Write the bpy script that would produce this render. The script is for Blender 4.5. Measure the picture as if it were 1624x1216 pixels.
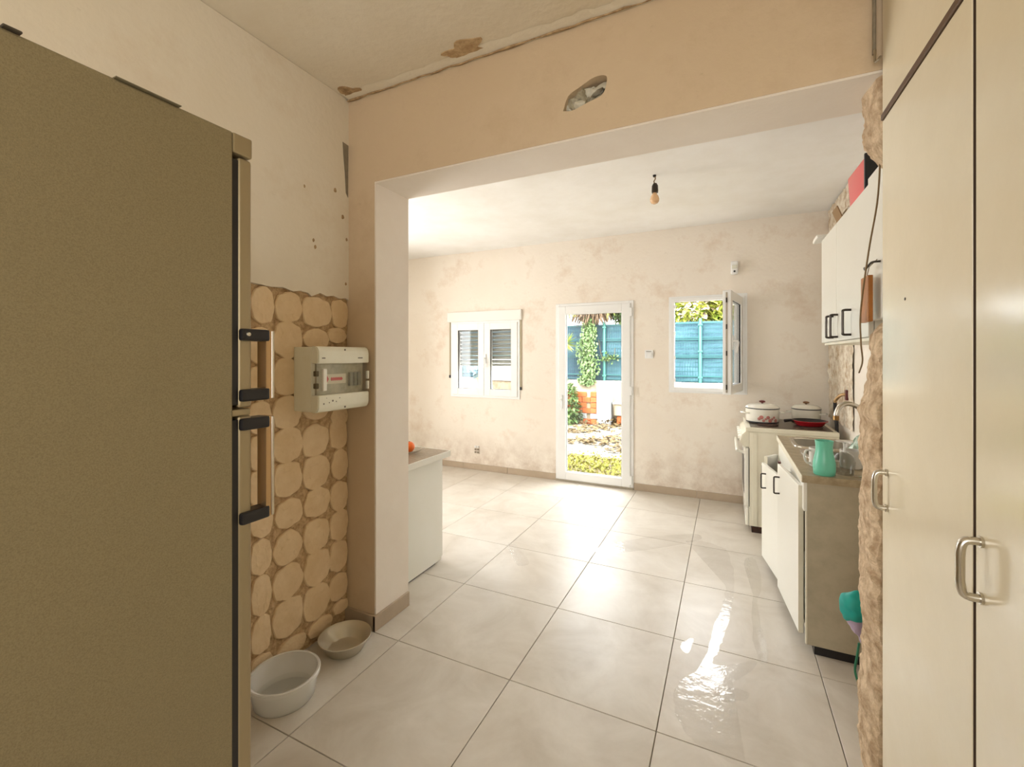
import bpy, bmesh, math, random
from mathutils import Vector, Matrix, noise
random.seed(7)
S = bpy.context.scene
COL = S.collection
for o in list(bpy.data.objects): bpy.data.objects.remove(o)
PI = math.pi
def lin(r, g, b, a=1.0):
    f = lambda c: (c/255/12.92) if c/255 <= .04045 else ((c/255+.055)/1.055)**2.4
    return (f(r), f(g), f(b), a)

# ------------------------------------------------------------------ camera
cam = bpy.data.cameras.new('camera'); co = bpy.data.objects.new('camera', cam); COL.objects.link(co)
co.location = (0, 0, 1.38); co.rotation_euler = (math.radians(90), 0, math.radians(25.77))
cam.sensor_width = 36; cam.sensor_fit = 'HORIZONTAL'
cam.lens = 707/1624*36; cam.shift_y = -44/1624; cam.clip_start = .02
S.camera = co
# ------------------------------------------------------------------ world, lights, exposure
w = bpy.data.worlds.new('world'); S.world = w; w.use_nodes = True
bg = w.node_tree.nodes['Background']; bg.inputs[0].default_value = (.95, .98, 1, 1); bg.inputs[1].default_value = 7.5
sun = bpy.data.lights.new('sun', 'SUN'); sun.energy = 5; sun.angle = math.radians(12); sun.color = (1, .97, .92)
so = bpy.data.objects.new('sun', sun); COL.objects.link(so); so.rotation_euler = (math.radians(38), math.radians(-25), 0)
def area(name, loc, rot, sx, sy, e, col=(1, 1, 1)):
    l = bpy.data.lights.new(name, 'AREA'); l.shape = 'RECTANGLE'; l.size = sx; l.size_y = sy; l.energy = e; l.color = col
    o = bpy.data.objects.new(name, l); COL.objects.link(o); o.location = loc; o.rotation_euler = rot; return o
# two added fill lamps, living room left and behind camera; no window built there
area('fill_light_left', (-4.1, 2.75, 1.38), (PI/2, 0, -PI/2-.30), 1.5, 1.7, 46, (.97, .985, 1))
area('fill_light_back', (-.35, -1.35, 1.6), (PI/2, 0, 0), 1.7, 1.5, 18, (1, .985, .95))
S.view_settings.view_transform = 'Standard'; S.view_settings.look = 'None'
S.view_settings.gamma = 1; S.view_settings.use_curve_mapping = False
S.view_settings.exposure = .86

# ------------------------------------------------------------------ materials
MATS = {}
def mat(name, col, rough=.6, metal=0, var=0, scale=6, col2=None, bump=0, bscale=60, spec=.5, **kw):
    """principled; colour varies with world position between col and col2"""
    if name in MATS: return MATS[name]
    m = bpy.data.materials.new(name); m.use_nodes = True; n = m.node_tree.nodes; L = m.node_tree.links
    p = n['Principled BSDF']; c = lin(*col)
    p.inputs['Base Color'].default_value = c; p.inputs['Roughness'].default_value = rough
    p.inputs['Metallic'].default_value = metal; p.inputs['Specular IOR Level'].default_value = spec
    for k, v in kw.items(): p.inputs[k.replace('_', ' ')].default_value = v
    g = n.new('ShaderNodeNewGeometry')
    if var:
        t = n.new('ShaderNodeTexNoise'); t.inputs['Scale'].default_value = scale; t.inputs['Detail'].default_value = 6; t.inputs['Roughness'].default_value = .62
        L.new(g.outputs['Position'], t.inputs['Vector'])
        r = n.new('ShaderNodeMapRange'); r.inputs[1].default_value = .38; r.inputs[2].default_value = .72; r.inputs[4].default_value = var
        L.new(t.outputs['Fac'], r.inputs[0])
        x = n.new('ShaderNodeMix'); x.data_type = 'RGBA'; x.inputs[6].default_value = c
        x.inputs[7].default_value = lin(*(col2 or [q*.8 for q in col]))
        L.new(r.outputs[0], x.inputs[0]); L.new(x.outputs[2], p.inputs['Base Color'])
    if bump:
        t2 = n.new('ShaderNodeTexNoise'); t2.inputs['Scale'].default_value = bscale; t2.inputs['Detail'].default_value = 5
        L.new(g.outputs['Position'], t2.inputs['Vector'])
        b = n.new('ShaderNodeBump'); b.inputs['Strength'].default_value = bump; b.inputs['Distance'].default_value = .01
        L.new(t2.outputs['Fac'], b.inputs['Height']); L.new(b.outputs[0], p.inputs['Normal'])
    MATS[name] = m; return m
def nodes(m): return m.node_tree.nodes, m.node_tree.links

def stained(name, base, light, stain, lo_stain=True):
    """old wall plaster: cloudy base, patchy pinkish stains, rising damp near the floor, small scuffs"""
    m = mat(name, base, .85, bump=.18, bscale=35); n, L = nodes(m); p = n['Principled BSDF']
    g = n.new('ShaderNodeNewGeometry')
    def nz(s, d=6, r=.6):
        t = n.new('ShaderNodeTexNoise'); t.inputs['Scale'].default_value = s; t.inputs['Detail'].default_value = d; t.inputs['Roughness'].default_value = r
        L.new(g.outputs['Position'], t.inputs['Vector']); return t.outputs['Fac']
    def mr(s, a, b, c, d):
        r = n.new('ShaderNodeMapRange'); L.new(s, r.inputs[0])
        for i, v in enumerate((a, b, c, d)): r.inputs[i+1].default_value = v
        return r.outputs[0]
    def mix(f, a, b):
        x = n.new('ShaderNodeMix'); x.data_type = 'RGBA'; L.new(f, x.inputs[0])
        if isinstance(a, tuple): x.inputs[6].default_value = a
        else: L.new(a, x.inputs[6])
        x.inputs[7].default_value = b; return x.outputs[2]
    c = mix(mr(nz(1.3), .35, .7, 0, 1), lin(*base), lin(*light))
    c = mix(mr(nz(2.6, 8, .7), .52, .72, 0, .7), c, lin(*stain))
    c = mix(mr(nz(9, 8, .75), .64, .74, 0, .5), c, lin(*[q*.86 for q in stain]))
    if lo_stain:
        s = n.new('ShaderNodeSeparateXYZ'); L.new(g.outputs['Position'], s.inputs[0])
        z = mr(s.outputs[2], .0, .5, 1, 0)
        mu = n.new('ShaderNodeMath'); mu.operation = 'MULTIPLY'; L.new(z, mu.inputs[0]); L.new(mr(nz(5, 8, .7), .4, .62, 0, .8), mu.inputs[1])
        c = mix(mu.outputs[0], c, lin(*[q*.9 for q in stain]))
    L.new(c, p.inputs['Base Color']); return m

M_far = stained('living_room_plaster', (236, 226, 212), (242, 234, 222), (213, 190, 166))
M_left = stained('kitchen_wall_paint', (232, 220, 198), (236, 226, 208), (222, 205, 178), False)
M_div = stained('bare_beige_plaster', (214, 190, 158), (220, 198, 169), (200, 173, 138), False)
M_lin = mat('reveal_skim_plaster', (242, 232, 220), .8, var=.5, scale=3, col2=(232, 218, 202), bump=.1)
M_ceil = mat('white_ceiling_paint', (246, 244, 240), .85, var=.8, scale=2.5, col2=(236, 232, 224), bump=.25, bscale=14)
M_ceilk = mat('kitchen_ceiling_paint', (236, 226, 206), .9, var=.7, scale=2, col2=(224, 210, 184), bump=.3, bscale=30)
M_rough = mat('broken_masonry', (222, 198, 166), .95, var=1, scale=22, col2=(152, 120, 86), bump=.9, bscale=55)
M_mortar = mat('old_tile_adhesive', (226, 197, 154), .9, var=.9, scale=11, col2=(238, 213, 176), bump=.25, bscale=50)
M_bed = mat('exposed_render', (212, 180, 138), .95, var=1, scale=38, col2=(158, 124, 84), bump=.9, bscale=70)
M_crack = mat('crumbled_plaster', (196, 166, 126), .95, var=1, scale=30, col2=(128, 98, 64), bump=.7, bscale=80)
M_cement = mat('grey_cement', (146, 134, 114), .9, var=.6, scale=40)
M_skirt = mat('skirting_tile', (188, 170, 148), .45, var=.6, scale=8, col2=(172, 154, 132))
M_grout = mat('floor_grout', (150, 134, 114), .8)
M_upvc = mat('white_plastic_frame', (240, 240, 238), .3, var=.1, scale=4)
M_seal = mat('black_rubber_seal', (34, 34, 38), .6)
M_slat = mat('shutter_slats', (132, 134, 124), .45)
M_white = mat('white_laminate', (238, 236, 226), .28, var=.25, scale=3, col2=(226, 222, 206), bump=.03, bscale=9)
M_oldwhite = mat('worn_cream_laminate', (234, 228, 208), .4, var=.5, scale=10, col2=(216, 206, 178))
M_greyside = mat('grey_wood_board', (184, 174, 150), .55, var=.7, scale=14, col2=(164, 154, 130))
M_ward = mat('cream_gloss_paint', (238, 227, 200), .17, var=.5, scale=5, col2=(230, 217, 186), bump=.045, bscale=16, spec=.6)
M_wardgap = mat('dark_gap_brown', (72, 52, 36), .7)
M_chrome = mat('brushed_chrome', (205, 200, 190), .22, 1)
M_steel = mat('stainless_steel', (186, 180, 168), .28, 1, var=.4, scale=10, col2=(150, 140, 124))
M_darkmetal = mat('dark_handle_metal', (70, 64, 58), .35, .8)
M_black = mat('black_plastic', (28, 26, 28), .35)
M_fridge = mat('silver_grey_enamel', (150, 137, 105), .42, .3, var=.7, scale=420, col2=(118, 106, 78), bump=.12, bscale=700)
M_fdoor = mat('fridge_door_edge', (160, 144, 112), .35, .4)
M_bronze = mat('satin_bar_metal', (196, 164, 124), .25, .85)
M_cream = mat('cream_enamel', (238, 233, 214), .3, var=.4, scale=7, col2=(226, 216, 190))
M_enamel = mat('white_enamel', (244, 241, 230), .18)
M_red = mat('red_enamel', (186, 34, 44), .25)
M_maroon = mat('maroon_bakelite', (92, 28, 32), .3)
M_navy = mat('blue_black_rim', (44, 50, 58), .3)
M_rust = mat('rusty_black_steel', (44, 32, 28), .8, var=.9, scale=40, col2=(92, 58, 38))
M_hob = mat('dark_hob_plate', (104, 92, 76), .35, .5)
M_teal = mat('teal_plastic', (114, 204, 176), .3)
M_bagteal = mat('teal_cloth', (20, 160, 150), .55)
M_baglilac = mat('lilac_plastic_film', (176, 160, 186), .35)
M_glaze = mat('grey_white_glaze', (222, 220, 214), .2)
M_orange = mat('orange_peel', (250, 118, 30), .4, bump=.25, bscale=220)
M_wood = mat('varnished_brown_wood', (176, 112, 44), .4, var=.8, scale=25, col2=(142, 84, 30))
M_pink = mat('red_plastic_wrap', (232, 96, 100), .3)
M_cable = mat('brown_cable', (128, 104, 66), .6)
M_card = mat('torn_cardboard', (206, 188, 156), .8)
M_bulb = mat('unlit_bulb_glass', (238, 196, 150), .12, spec=.6)
M_box = mat('ivory_plastic', (240, 237, 218), .35, var=.25, scale=20, col2=(228, 220, 194))
M_boxside = M_box
M_ink = mat('faded_grey_print', (120, 112, 96), .6)
M_redink = mat('faded_red_print', (214, 84, 80), .6)
M_film = mat('milky_plastic', (236, 238, 236), .25, Transmission_Weight=.55, IOR=1.2)
def schlick(n, L, f0, nrm=None):
    g = n.new('ShaderNodeNewGeometry'); d = n.new('ShaderNodeVectorMath'); d.operation = 'DOT_PRODUCT'
    L.new(g.outputs['Incoming'], d.inputs[0]); L.new(nrm or g.outputs['Normal'], d.inputs[1])
    def m(op, a, b=None):
        x = n.new('ShaderNodeMath'); x.operation = op
        for i, v in enumerate((a, b)):
            if v is None: continue
            if isinstance(v, (int, float)): x.inputs[i].default_value = v
            else: L.new(v, x.inputs[i])
        return x.outputs[0]
    q = m('POWER', m('SUBTRACT', 1, m('MINIMUM', m('ABSOLUTE', d.outputs['Value']), 1)), 5)
    return m('ADD', m('MULTIPLY', q, 1-f0), f0)
def glass(name, tint=(1, 1, 1, 1), refl=.06):
    m = bpy.data.materials.new(name); m.use_nodes = True; n, L = nodes(m); n.clear()
    o = n.new('ShaderNodeOutputMaterial'); t = n.new('ShaderNodeBsdfTransparent'); t.inputs[0].default_value = tint
    gl = n.new('ShaderNodeBsdfGlossy'); gl.inputs['Roughness'].default_value = .02
    x = n.new('ShaderNodeMixShader'); L.new(schlick(n, L, .035), x.inputs[0]); L.new(t.outputs[0], x.inputs[1]); L.new(gl.outputs[0], x.inputs[2]); L.new(x.outputs[0], o.inputs[0])
    return m
M_glass = glass('window_glass', (.97, .98, .98, 1))
M_tglass = glass('table_glass', (.96, .97, .96, 1))
M_smoke = glass('grey_drinking_glass', (.86, .86, .85, 1))
def water_film():
    m = bpy.data.materials.new('water_film'); m.use_nodes = True; n, L = nodes(m); n.clear()
    o = n.new('ShaderNodeOutputMaterial'); t = n.new('ShaderNodeBsdfTransparent'); t.inputs[0].default_value = (1, 1, 1, 1)
    gl = n.new('ShaderNodeBsdfGlossy'); gl.inputs['Roughness'].default_value = .06
    g = n.new('ShaderNodeNewGeometry'); z = n.new('ShaderNodeTexNoise'); z.inputs['Scale'].default_value = 26; z.inputs['Detail'].default_value = 3
    L.new(g.outputs['Position'], z.inputs['Vector'])
    b = n.new('ShaderNodeBump'); b.inputs['Strength'].default_value = .24; b.inputs['Distance'].default_value = .008
    L.new(z.outputs['Fac'], b.inputs['Height']); L.new(b.outputs[0], gl.inputs['Normal'])
    x = n.new('ShaderNodeMixShader'); L.new(schlick(n, L, .07, b.outputs[0]), x.inputs[0]); L.new(t.outputs[0], x.inputs[1]); L.new(gl.outputs[0], x.inputs[2]); L.new(x.outputs[0], o.inputs[0])
    return m
M_water = water_film()
def floor_tile_mat():
    m = mat('porcelain_floor_tile', (212, 200, 182), .32, bump=.06, bscale=14); n, L = nodes(m); p = n['Principled BSDF']
    g = n.new('ShaderNodeNewGeometry'); oi = n.new('ShaderNodeObjectInfo')
    ad = n.new('ShaderNodeVectorMath'); ad.operation = 'MULTIPLY_ADD'; L.new(oi.outputs['Random'], ad.inputs[0]); ad.inputs[1].default_value = (9, 9, 9); L.new(g.outputs['Position'], ad.inputs[2])
    t = n.new('ShaderNodeTexNoise'); t.inputs['Scale'].default_value = 3.2; t.inputs['Detail'].default_value = 8; t.inputs['Roughness'].default_value = .65; t.inputs['Distortion'].default_value = .6
    L.new(ad.outputs[0], t.inputs['Vector'])
    cr = n.new('ShaderNodeValToRGB'); e = cr.color_ramp.elements
    e[0].position = .3; e[0].color = lin(200, 190, 175); e[1].position = .72; e[1].color = lin(224, 217, 206)
    L.new(t.outputs['Fac'], cr.inputs[0]); L.new(cr.outputs[0], p.inputs['Base Color'])
    t2 = n.new('ShaderNodeTexNoise'); t2.inputs['Scale'].default_value = 1.4; t2.inputs['Detail'].default_value = 4
    L.new(g.outputs['Position'], t2.inputs['Vector'])
    r = n.new('ShaderNodeMapRange'); r.inputs[1].default_value = .3; r.inputs[2].default_value = .7; r.inputs[3].default_value = .42; r.inputs[4].default_value = .285
    L.new(t2.outputs['Fac'], r.inputs[0]); L.new(r.outputs[0], p.inputs['Roughness'])
    return m
M_tile = floor_tile_mat()
# outside
M_pave = mat('pale_paving', (144, 140, 131), .85, var=.6, scale=4, col2=(130, 124, 109), bump=.3, bscale=30)
M_soil = mat('litter_soil', (125, 112, 89), .95, var=1, scale=9, col2=(90, 74, 48), bump=.6, bscale=30)
M_moss = mat('moss', (124, 128, 34), .95, var=1, scale=14, col2=(150, 136, 76))
M_gwall = mat('garden_wall_render', (150, 138, 117), .9, var=.7, scale=3, col2=(136, 121, 95), bump=.3)
M_white_wall = mat('white_masonry', (151, 151, 150), .9, var=.5, scale=4, col2=(138, 136, 131))
M_stone = mat('bare_stone_base', (112, 98, 78), .95, var=1, scale=12, col2=(84, 70, 52), bump=.6)
M_net = mat('privacy_netting', (38, 72, 86), .75, var=.9, scale=2.5, col2=(62, 98, 108), bump=.8, bscale=5)
M_netdark = mat('dark_netting', (29, 58, 77), .75, var=.9, scale=2.5, col2=(45, 77, 93), bump=.6, bscale=5)
M_wire = mat('green_fence_wire', (14, 74, 74), .5)
M_post = mat('turquoise_post', (46, 104, 94), .4)
M_leaf = mat('leaf_green', (112, 134, 40), .55, var=1, scale=7, col2=(186, 176, 84))
M_leafd = mat('leaf_dark_green', (40, 61, 27), .6, var=1, scale=7, col2=(71, 89, 40))
M_ivy = mat('ivy_green', (66, 95, 42), .5, var=1, scale=12, col2=(106, 125, 71))
M_dry = mat('dry_fronds', (77, 58, 40), .9, var=1, scale=16, col2=(107, 85, 61))
M_flower = mat('pale_blossom', (206, 194, 188), .7, var=.8, scale=9, col2=(176, 124, 104))
M_brick = mat('orange_brick', (172, 86, 40), .85, var=.6, scale=20, col2=(150, 68, 30))
M_stem = mat('woody_stem', (77, 64, 40), .9)
M_deadleaf = mat('dead_leaf', (84, 66, 38), .9, var=1, scale=20, col2=(112, 93, 58))

# ------------------------------------------------------------------ helpers
OFF = {}
def link(name, bm, m, parent=None, smooth=False):
    off = OFF.get(parent.name, Vector()) if parent else Vector()
    if parent and off.length: bmesh.ops.translate(bm, verts=bm.verts, vec=-off)
    bmesh.ops.recalc_face_normals(bm, faces=bm.faces)
    me = bpy.data.meshes.new(name); bm.to_mesh(me); bm.free()
    for mm in (m if isinstance(m, (list, tuple)) else [m]): me.materials.append(mm)
    if smooth:
        for f in me.polygons: f.use_smooth = True
        try: me.set_sharp_from_angle(angle=math.radians(38))
        except Exception: pass
    o = bpy.data.objects.new(name, me); COL.objects.link(o)
    if parent: o.parent = parent; OFF[o.name] = off
    return o
def own(name, bm, m, base, smooth=False):
    """a top-level one-mesh thing, its origin at base"""
    base = Vector(base); bmesh.ops.translate(bm, verts=bm.verts, vec=-base)
    o = link(name, bm, m, None, smooth); o.location = base; OFF[o.name] = base; return o
def thing(name, loc, label, cat, group=None):
    o = bpy.data.objects.new(name, None); COL.objects.link(o); o.location = loc; o.empty_display_size = .1
    OFF[o.name] = Vector(loc); return tag(o, label, cat, group)
def tag(o, label, cat, group=None):
    o['label'] = label; o['category'] = cat
    if group: o['group'] = group
    return o
def struct(o): o['kind'] = 'structure'; return o
def stuff(o): o['kind'] = 'stuff'; return o
def B(): return bmesh.new()
def box(bm, x0, x1, y0, y1, z0, z1, bev=0, seg=2):
    r = bmesh.ops.create_cube(bm, size=1)
    for v in r['verts']:
        v.co = Vector(((x0+x1)/2+v.co.x*(x1-x0), (y0+y1)/2+v.co.y*(y1-y0), (z0+z1)/2+v.co.z*(z1-z0)))
    if bev:
        es = list({e for v in r['verts'] for e in v.link_edges})
        bmesh.ops.bevel(bm, geom=es, offset=bev, segments=seg, affect='EDGES', profile=.6)
    return bm
def bx(*a, **k): return box(B(), *a, **k)
def lathe(bm, prof, c=(0, 0, 0), n=32, mtx=None):
    c = Vector(c); rings = []
    for r, z in prof:
        if r < 1e-5: rings.append([bm.verts.new((0, 0, z))])
        else: rings.append([bm.verts.new((r*math.cos(2*PI*i/n), r*math.sin(2*PI*i/n), z)) for i in range(n)])
    for a, b in zip(rings, rings[1:]):
        for i in range(n):
            j = (i+1) % n
            if len(a) == 1 and len(b) == 1: continue
            if len(a) == 1: bm.faces.new((a[0], b[i], b[j]))
            elif len(b) == 1: bm.faces.new((a[i], a[j], b[0]))
            else: bm.faces.new((a[i], a[j], b[j], b[i]))
    vs = [v for r in rings for v in r]
    if mtx: bmesh.ops.transform(bm, matrix=mtx, verts=vs)
    bmesh.ops.translate(bm, verts=vs, vec=c)
    return bm
def tube(bm, pts, r, n=8, caps=True):
    pts = [Vector(p) for p in pts]; rs = r if isinstance(r, (list, tuple)) else [r]*len(pts); rings = []; up = Vector((.13, .21, 1)).normalized()
    for i, p in enumerate(pts):
        d = (pts[min(i+1, len(pts)-1)]-pts[max(i-1, 0)]).normalized()
        a = d.cross(up)
        if a.length < .05: a = d.cross(Vector((1, 0, 0)))
        a.normalize(); b = a.cross(d)
        rings.append([bm.verts.new(p+rs[i]*(a*math.cos(2*PI*k/n)+b*math.sin(2*PI*k/n))) for k in range(n)])
    for q, s in zip(rings, rings[1:]):
        for k in range(n): bm.faces.new((q[k], q[(k+1) % n], s[(k+1) % n], s[k]))
    if caps: bm.faces.new(rings[0][::-1]); bm.faces.new(rings[-1])
    return bm
def curve(pts, n=8):
    """Catmull-Rom through pts"""
    P = [Vector(p) for p in pts]; P = [P[0]*2-P[1]]+P+[P[-1]*2-P[-2]]; out = []
    for i in range(1, len(P)-2):
        for k in range(n):
            t = k/n; a, b, c, d = P[i-1:i+3]
            out.append(.5*((2*b)+(c-a)*t+(2*a-5*b+4*c-d)*t*t+(3*b-a-3*c+d)*t**3))
    out.append(P[-2]); return out
AX = {'x': lambda u, v, w: (w, u, v), 'y': lambda u, v, w: (u, w, v), 'z': lambda u, v, w: (u, v, w)}
def prism(bm, poly, ax, a0, a1, bev=0):
    f = AX[ax]; A = [bm.verts.new(f(u, v, a0)) for u, v in poly]; Bv = [bm.verts.new(f(u, v, a1)) for u, v in poly]
    bm.faces.new(A[::-1]); bm.faces.new(Bv); n = len(poly)
    for i in range(n): bm.faces.new((A[i], A[(i+1) % n], Bv[(i+1) % n], Bv[i]))
    if bev: bmesh.ops.bevel(bm, geom=[e for e in bm.edges if e.verts[0] in A and e.verts[1] in A or e.verts[0] in Bv and e.verts[1] in Bv], offset=bev, segments=2, affect='EDGES')
    return bm
def plate(bm, outer, holes, ax, a0, a1):
    """slab with holes (lists of 2-D points), extruded from a0 to a1"""
    f = AX[ax]; loops = [outer]+holes; E = []; V = []
    for lp in loops:
        vs = [bm.verts.new(f(u, v, a0)) for u, v in lp]; V.append(vs)
        E += [bm.edges.new((vs[i], vs[(i+1) % len(vs)])) for i in range(len(vs))]
    r = bmesh.ops.triangle_fill(bm, use_beauty=True, use_dissolve=False, edges=E)
    fs = [g for g in r['geom'] if isinstance(g, bmesh.types.BMFace)]
    mp = {}
    for vs, lp in zip(V, loops):
        for v, (u, w_) in zip(vs, lp): mp[v] = bm.verts.new(f(u, w_, a1))
    for fc in fs: bm.faces.new([mp[v] for v in fc.verts][::-1])
    for vs in V:
        for i in range(len(vs)):
            a, b = vs[i], vs[(i+1) % len(vs)]; bm.faces.new((a, b, mp[b], mp[a]))
    return bm
def rect(u0, u1, v0, v1): return [(u0, v0), (u1, v0), (u1, v1), (u0, v1)]
def rrect(u0, u1, v0, v1, r, n=5):
    out = []
    for cx, cy, a in ((u1-r, v1-r, 0), (u0+r, v1-r, 90), (u0+r, v0+r, 180), (u1-r, v0+r, 270)):
        for k in range(n+1):
            t = math.radians(a+90*k/n); out.append((cx+r*math.cos(t), cy+r*math.sin(t)))
    return out
def jitter(bm, amp, sc, seed=0, axes=(1, 1, 1)):
    s = Vector((seed*7.3, seed*3.1, seed*5.7))
    for v in bm.verts:
        d = noise.noise_vector(v.co*sc+s)+.5*noise.noise_vector(v.co*sc*2.3+s)
        v.co += Vector((d.x*axes[0], d.y*axes[1], d.z*axes[2]))*amp
    return bm
def turn(bm, piv, ang, axis='Z', verts=None):
    bmesh.ops.rotate(bm, cent=piv, matrix=Matrix.Rotation(ang, 3, axis), verts=verts or bm.verts); return bm
def lump(c, r, amp, sc, seed, sub=4):
    bm = B(); bmesh.ops.create_icosphere(bm, subdivisions=sub, radius=1)
    for v in bm.verts: v.co = Vector((v.co.x*r[0], v.co.y*r[1], v.co.z*r[2]))+Vector(c)
    return jitter(bm, amp, sc, seed)

# ------------------------------------------------------------------ the shell
XL, XR = -1.79, .80            # kitchen left wall, right wall
XLL = -4.20                    # living room left wall
YD0, YD1 = 1.72, 1.97          # dividing wall with the wide opening
YF0, YF1 = 4.68, 4.92          # far wall
ZO, ZC, ZK = 2.256, 2.642, 2.71
# floor
fl = struct(link('floor', bx(XLL-.2, 1.2, -1.6, YF1, -.12, -.0105), M_grout))
tile_mesh = None
def tile_bm(x0, x1, y0, y1): return bx(x0, x1, y0, y1, -.0102, 0, .0012, 1)
g = .0016
for i in range(-7, 2):
    for j in range(-5, 5):
        x0, x1 = -.235+.6*i, .365+.6*i; y0, y1 = 1.706+.6*j, 2.306+.6*j
        lo = XLL if y0 > YD1-.2 else XL
        cx0, cx1, cy0, cy1 = max(x0, lo if y1 > 1.9 else XL), min(x1, XR), max(y0, -1.5), min(y1, YF0)
        if cx1-cx0 < .03 or cy1-cy0 < .03: continue
        full = (cx1-cx0 > .599 and cy1-cy0 > .599)
        if full and tile_mesh:
            t = bpy.data.objects.new('tile', tile_mesh); COL.objects.link(t); t.parent = fl; t.location = (x0, y0, 0); continue
        if full:
            t = link('tile', tile_bm(g, .6-g, g, .6-g), M_tile, fl); tile_mesh = t.data; t.location = (x0, y0, 0)
        else: link('tile', tile_bm(cx0+g, cx1-g, cy0+g, cy1-g), M_tile, fl)
# ceilings
ck = struct(link('ceiling', bx(XL-.2, 1.2, -1.6, YD0+.1, ZK, ZK+.15), M_ceilk))
cl = struct(link('ceiling', bx(XLL-.2, 1.2, YD1-.1, YF1, ZC, ZK+.15), M_ceil))
# far wall with door and two windows
DX0, DX1, DZ = -1.714, -.868, 1.95
W1 = (-3.10, -2.155, .875, 1.86); W2 = (-.505, .150, 1.035, 1.945)
wf = struct(link('wall_far', plate(B(), [(XLL-.2, -.1), (DX0, -.1), (DX0, DZ), (DX1, DZ), (DX1, -.1), (1.2, -.1), (1.2, ZC+.1), (XLL-.2, ZC+.1)],
            [rect(*W1)[::-1], rect(*W2)[::-1]], 'y', YF0, YF1), M_far))
struct(link('wall_right', bx(XR, 1.2, -1.6, YF0, -.1, ZK+.1), M_far))
struct(link('wall_left', bx(XL-.2, XL, -1.6, YD0+.05, -.1, ZK+.1), M_left))
struct(link('wall_living_left', bx(XLL-.2, XLL, YD1-.05, YF0, -.1, ZC+.1), M_far))
struct(link('wall_back', bx(XL-.2, 1.2, -1.75, -1.6, -.1, ZK+.1), M_left))
# dividing wall: header with a ragged hole, left pier, wall running on behind the pier
bm = B()
hole = [(-.600, 2.372), (-.560, 2.366), (-.500, 2.382), (-.442, 2.398), (-.425, 2.43), (-.424, 2.468), (-.47, 2.476), (-.53, 2.452), (-.578, 2.428)]
hole = [(p.x, p.y) for p in curve([(a, b, 0) for a, b in hole]+[(hole[0][0], hole[0][1], 0)], 4)][:-1]
plate(bm, rect(XL-.05, 1.15, ZO, ZK+.05), [hole[::-1]], 'y', YD0, YD0+.09)
box(bm, XL-.05, 1.15, YD0+.09, YD1, ZO, ZK+.05)
wd = struct(link('wall_divider', bm, M_div))
link('pier', bx(XL-.05, -1.60, YD0, YD1, -.1, ZO), M_div, wd)
link('side_wall', bx(XLL-.1, XL-.05, YD0+.02, YD1, -.1, ZK), M_far, wd)
bm = B(); box(bm, -1.60, -1.592, YD0+.002, YD1+.006, .075, ZO-.008); box(bm, -1.60, .47, YD0+.002, YD1+.006, ZO-.008, ZO)
link('reveal_plaster', bm, M_lin, wd)
# the broken stub at the right of the opening: masonry torn off along its edge
bm = B(); rows = []
def xend(z):
    for (z0, x0), (z1, x1) in zip(EZ, EZ[1:]):
        if z0 <= z <= z1: return x0+(x1-x0)*(z-z0)/(z1-z0)
    return EZ[-1][1]
EZ = [(-.02, .412), (.25, .402), (.34, .414), (.45, .418), (.55, .405), (.9, .405), (1.0, .414), (1.08, .408), (1.16, .412), (1.20, .40), (1.24, .418), (1.32, .432), (1.45, .438), (1.52, .50), (1.97, .53), (2.04, .455), (2.10, .424), (2.2, .42), (2.262, .415)]
for k in range(0, 286):
    z = -.02+k*.008; e = xend(z)
    prof = [(.86, YD0+.004), (.56, YD0+.004), (e+.05, YD0+.006), (e+.018, YD0+.012), (e+.004, YD0+.035), (e, YD0+.07), (e-.003, YD0+.11), (e, YD0+.15), (e+.004, YD0+.19), (e+.012, YD0+.225), (e+.045, YD1), (.86, YD1)]
    row = []
    for q, (x, y) in enumerate(prof):
        v = Vector((x, y, z))
        if 2 <= q <= 10:
            d = noise.noise_vector(v*11)*.010+noise.noise_vector(v*34)*.007+noise.noise_vector(v*80)*.004; v += Vector((d.x, d.y*.5, 0))
        row.append(bm.verts.new(v))
    rows.append(row)
for a, b in zip(rows, rows[1:]):
    for q in range(len(a)-1): bm.faces.new((a[q], a[q+1], b[q+1], b[q]))
link('broken_edge', bm, M_rough, wd)
def chunk(name, poly, ax, a0, a1, m, parent, bev=.003):
    return link(name, prism(B(), poly, ax, a0, a1, bev), m, parent)
def blob2(y, z, ry, rz, sd, n=22, amp=.35):
    out = []
    for q in range(n):
        t = 2*PI*q/n; r = 1+amp*noise.noise(Vector((math.cos(t)*1.6, math.sin(t)*1.6, sd*2.3)))
        out.append((y+ry*r*math.cos(t), z+rz*r*math.sin(t)))
    return out
# ragged plaster along the joint of kitchen ceiling and header
bm = B(); top = []; bot = []; n = 90
for k in range(n+1):
    x = -1.76+k*(.9+1.76)/n; q = noise.noise(Vector((x*6, 0, 3)))*.018+noise.noise(Vector((x*21, 0, 5)))*.008
    top.append((x, YD0-.055-q*1.6)); bot.append((x, ZK-.012+q*.3))
for k in range(n):
    a = [bm.verts.new((top[k][0], top[k][1], ZK-.001)), bm.verts.new((top[k+1][0], top[k+1][1], ZK-.001)), bm.verts.new((top[k+1][0], YD0-.012, ZK-.009)), bm.verts.new((top[k][0], YD0-.012, ZK-.009)),
         bm.verts.new((bot[k+1][0], YD0-.001, bot[k+1][1])), bm.verts.new((bot[k][0], YD0-.001, bot[k][1]))]
    bm.faces.new(a[:4]); bm.faces.new((a[3], a[2], a[4], a[5]))
bmesh.ops.remove_doubles(bm, verts=bm.verts, dist=.0005)
link('joint_plaster', bm, M_ceilk, ck)
bm = B()
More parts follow.
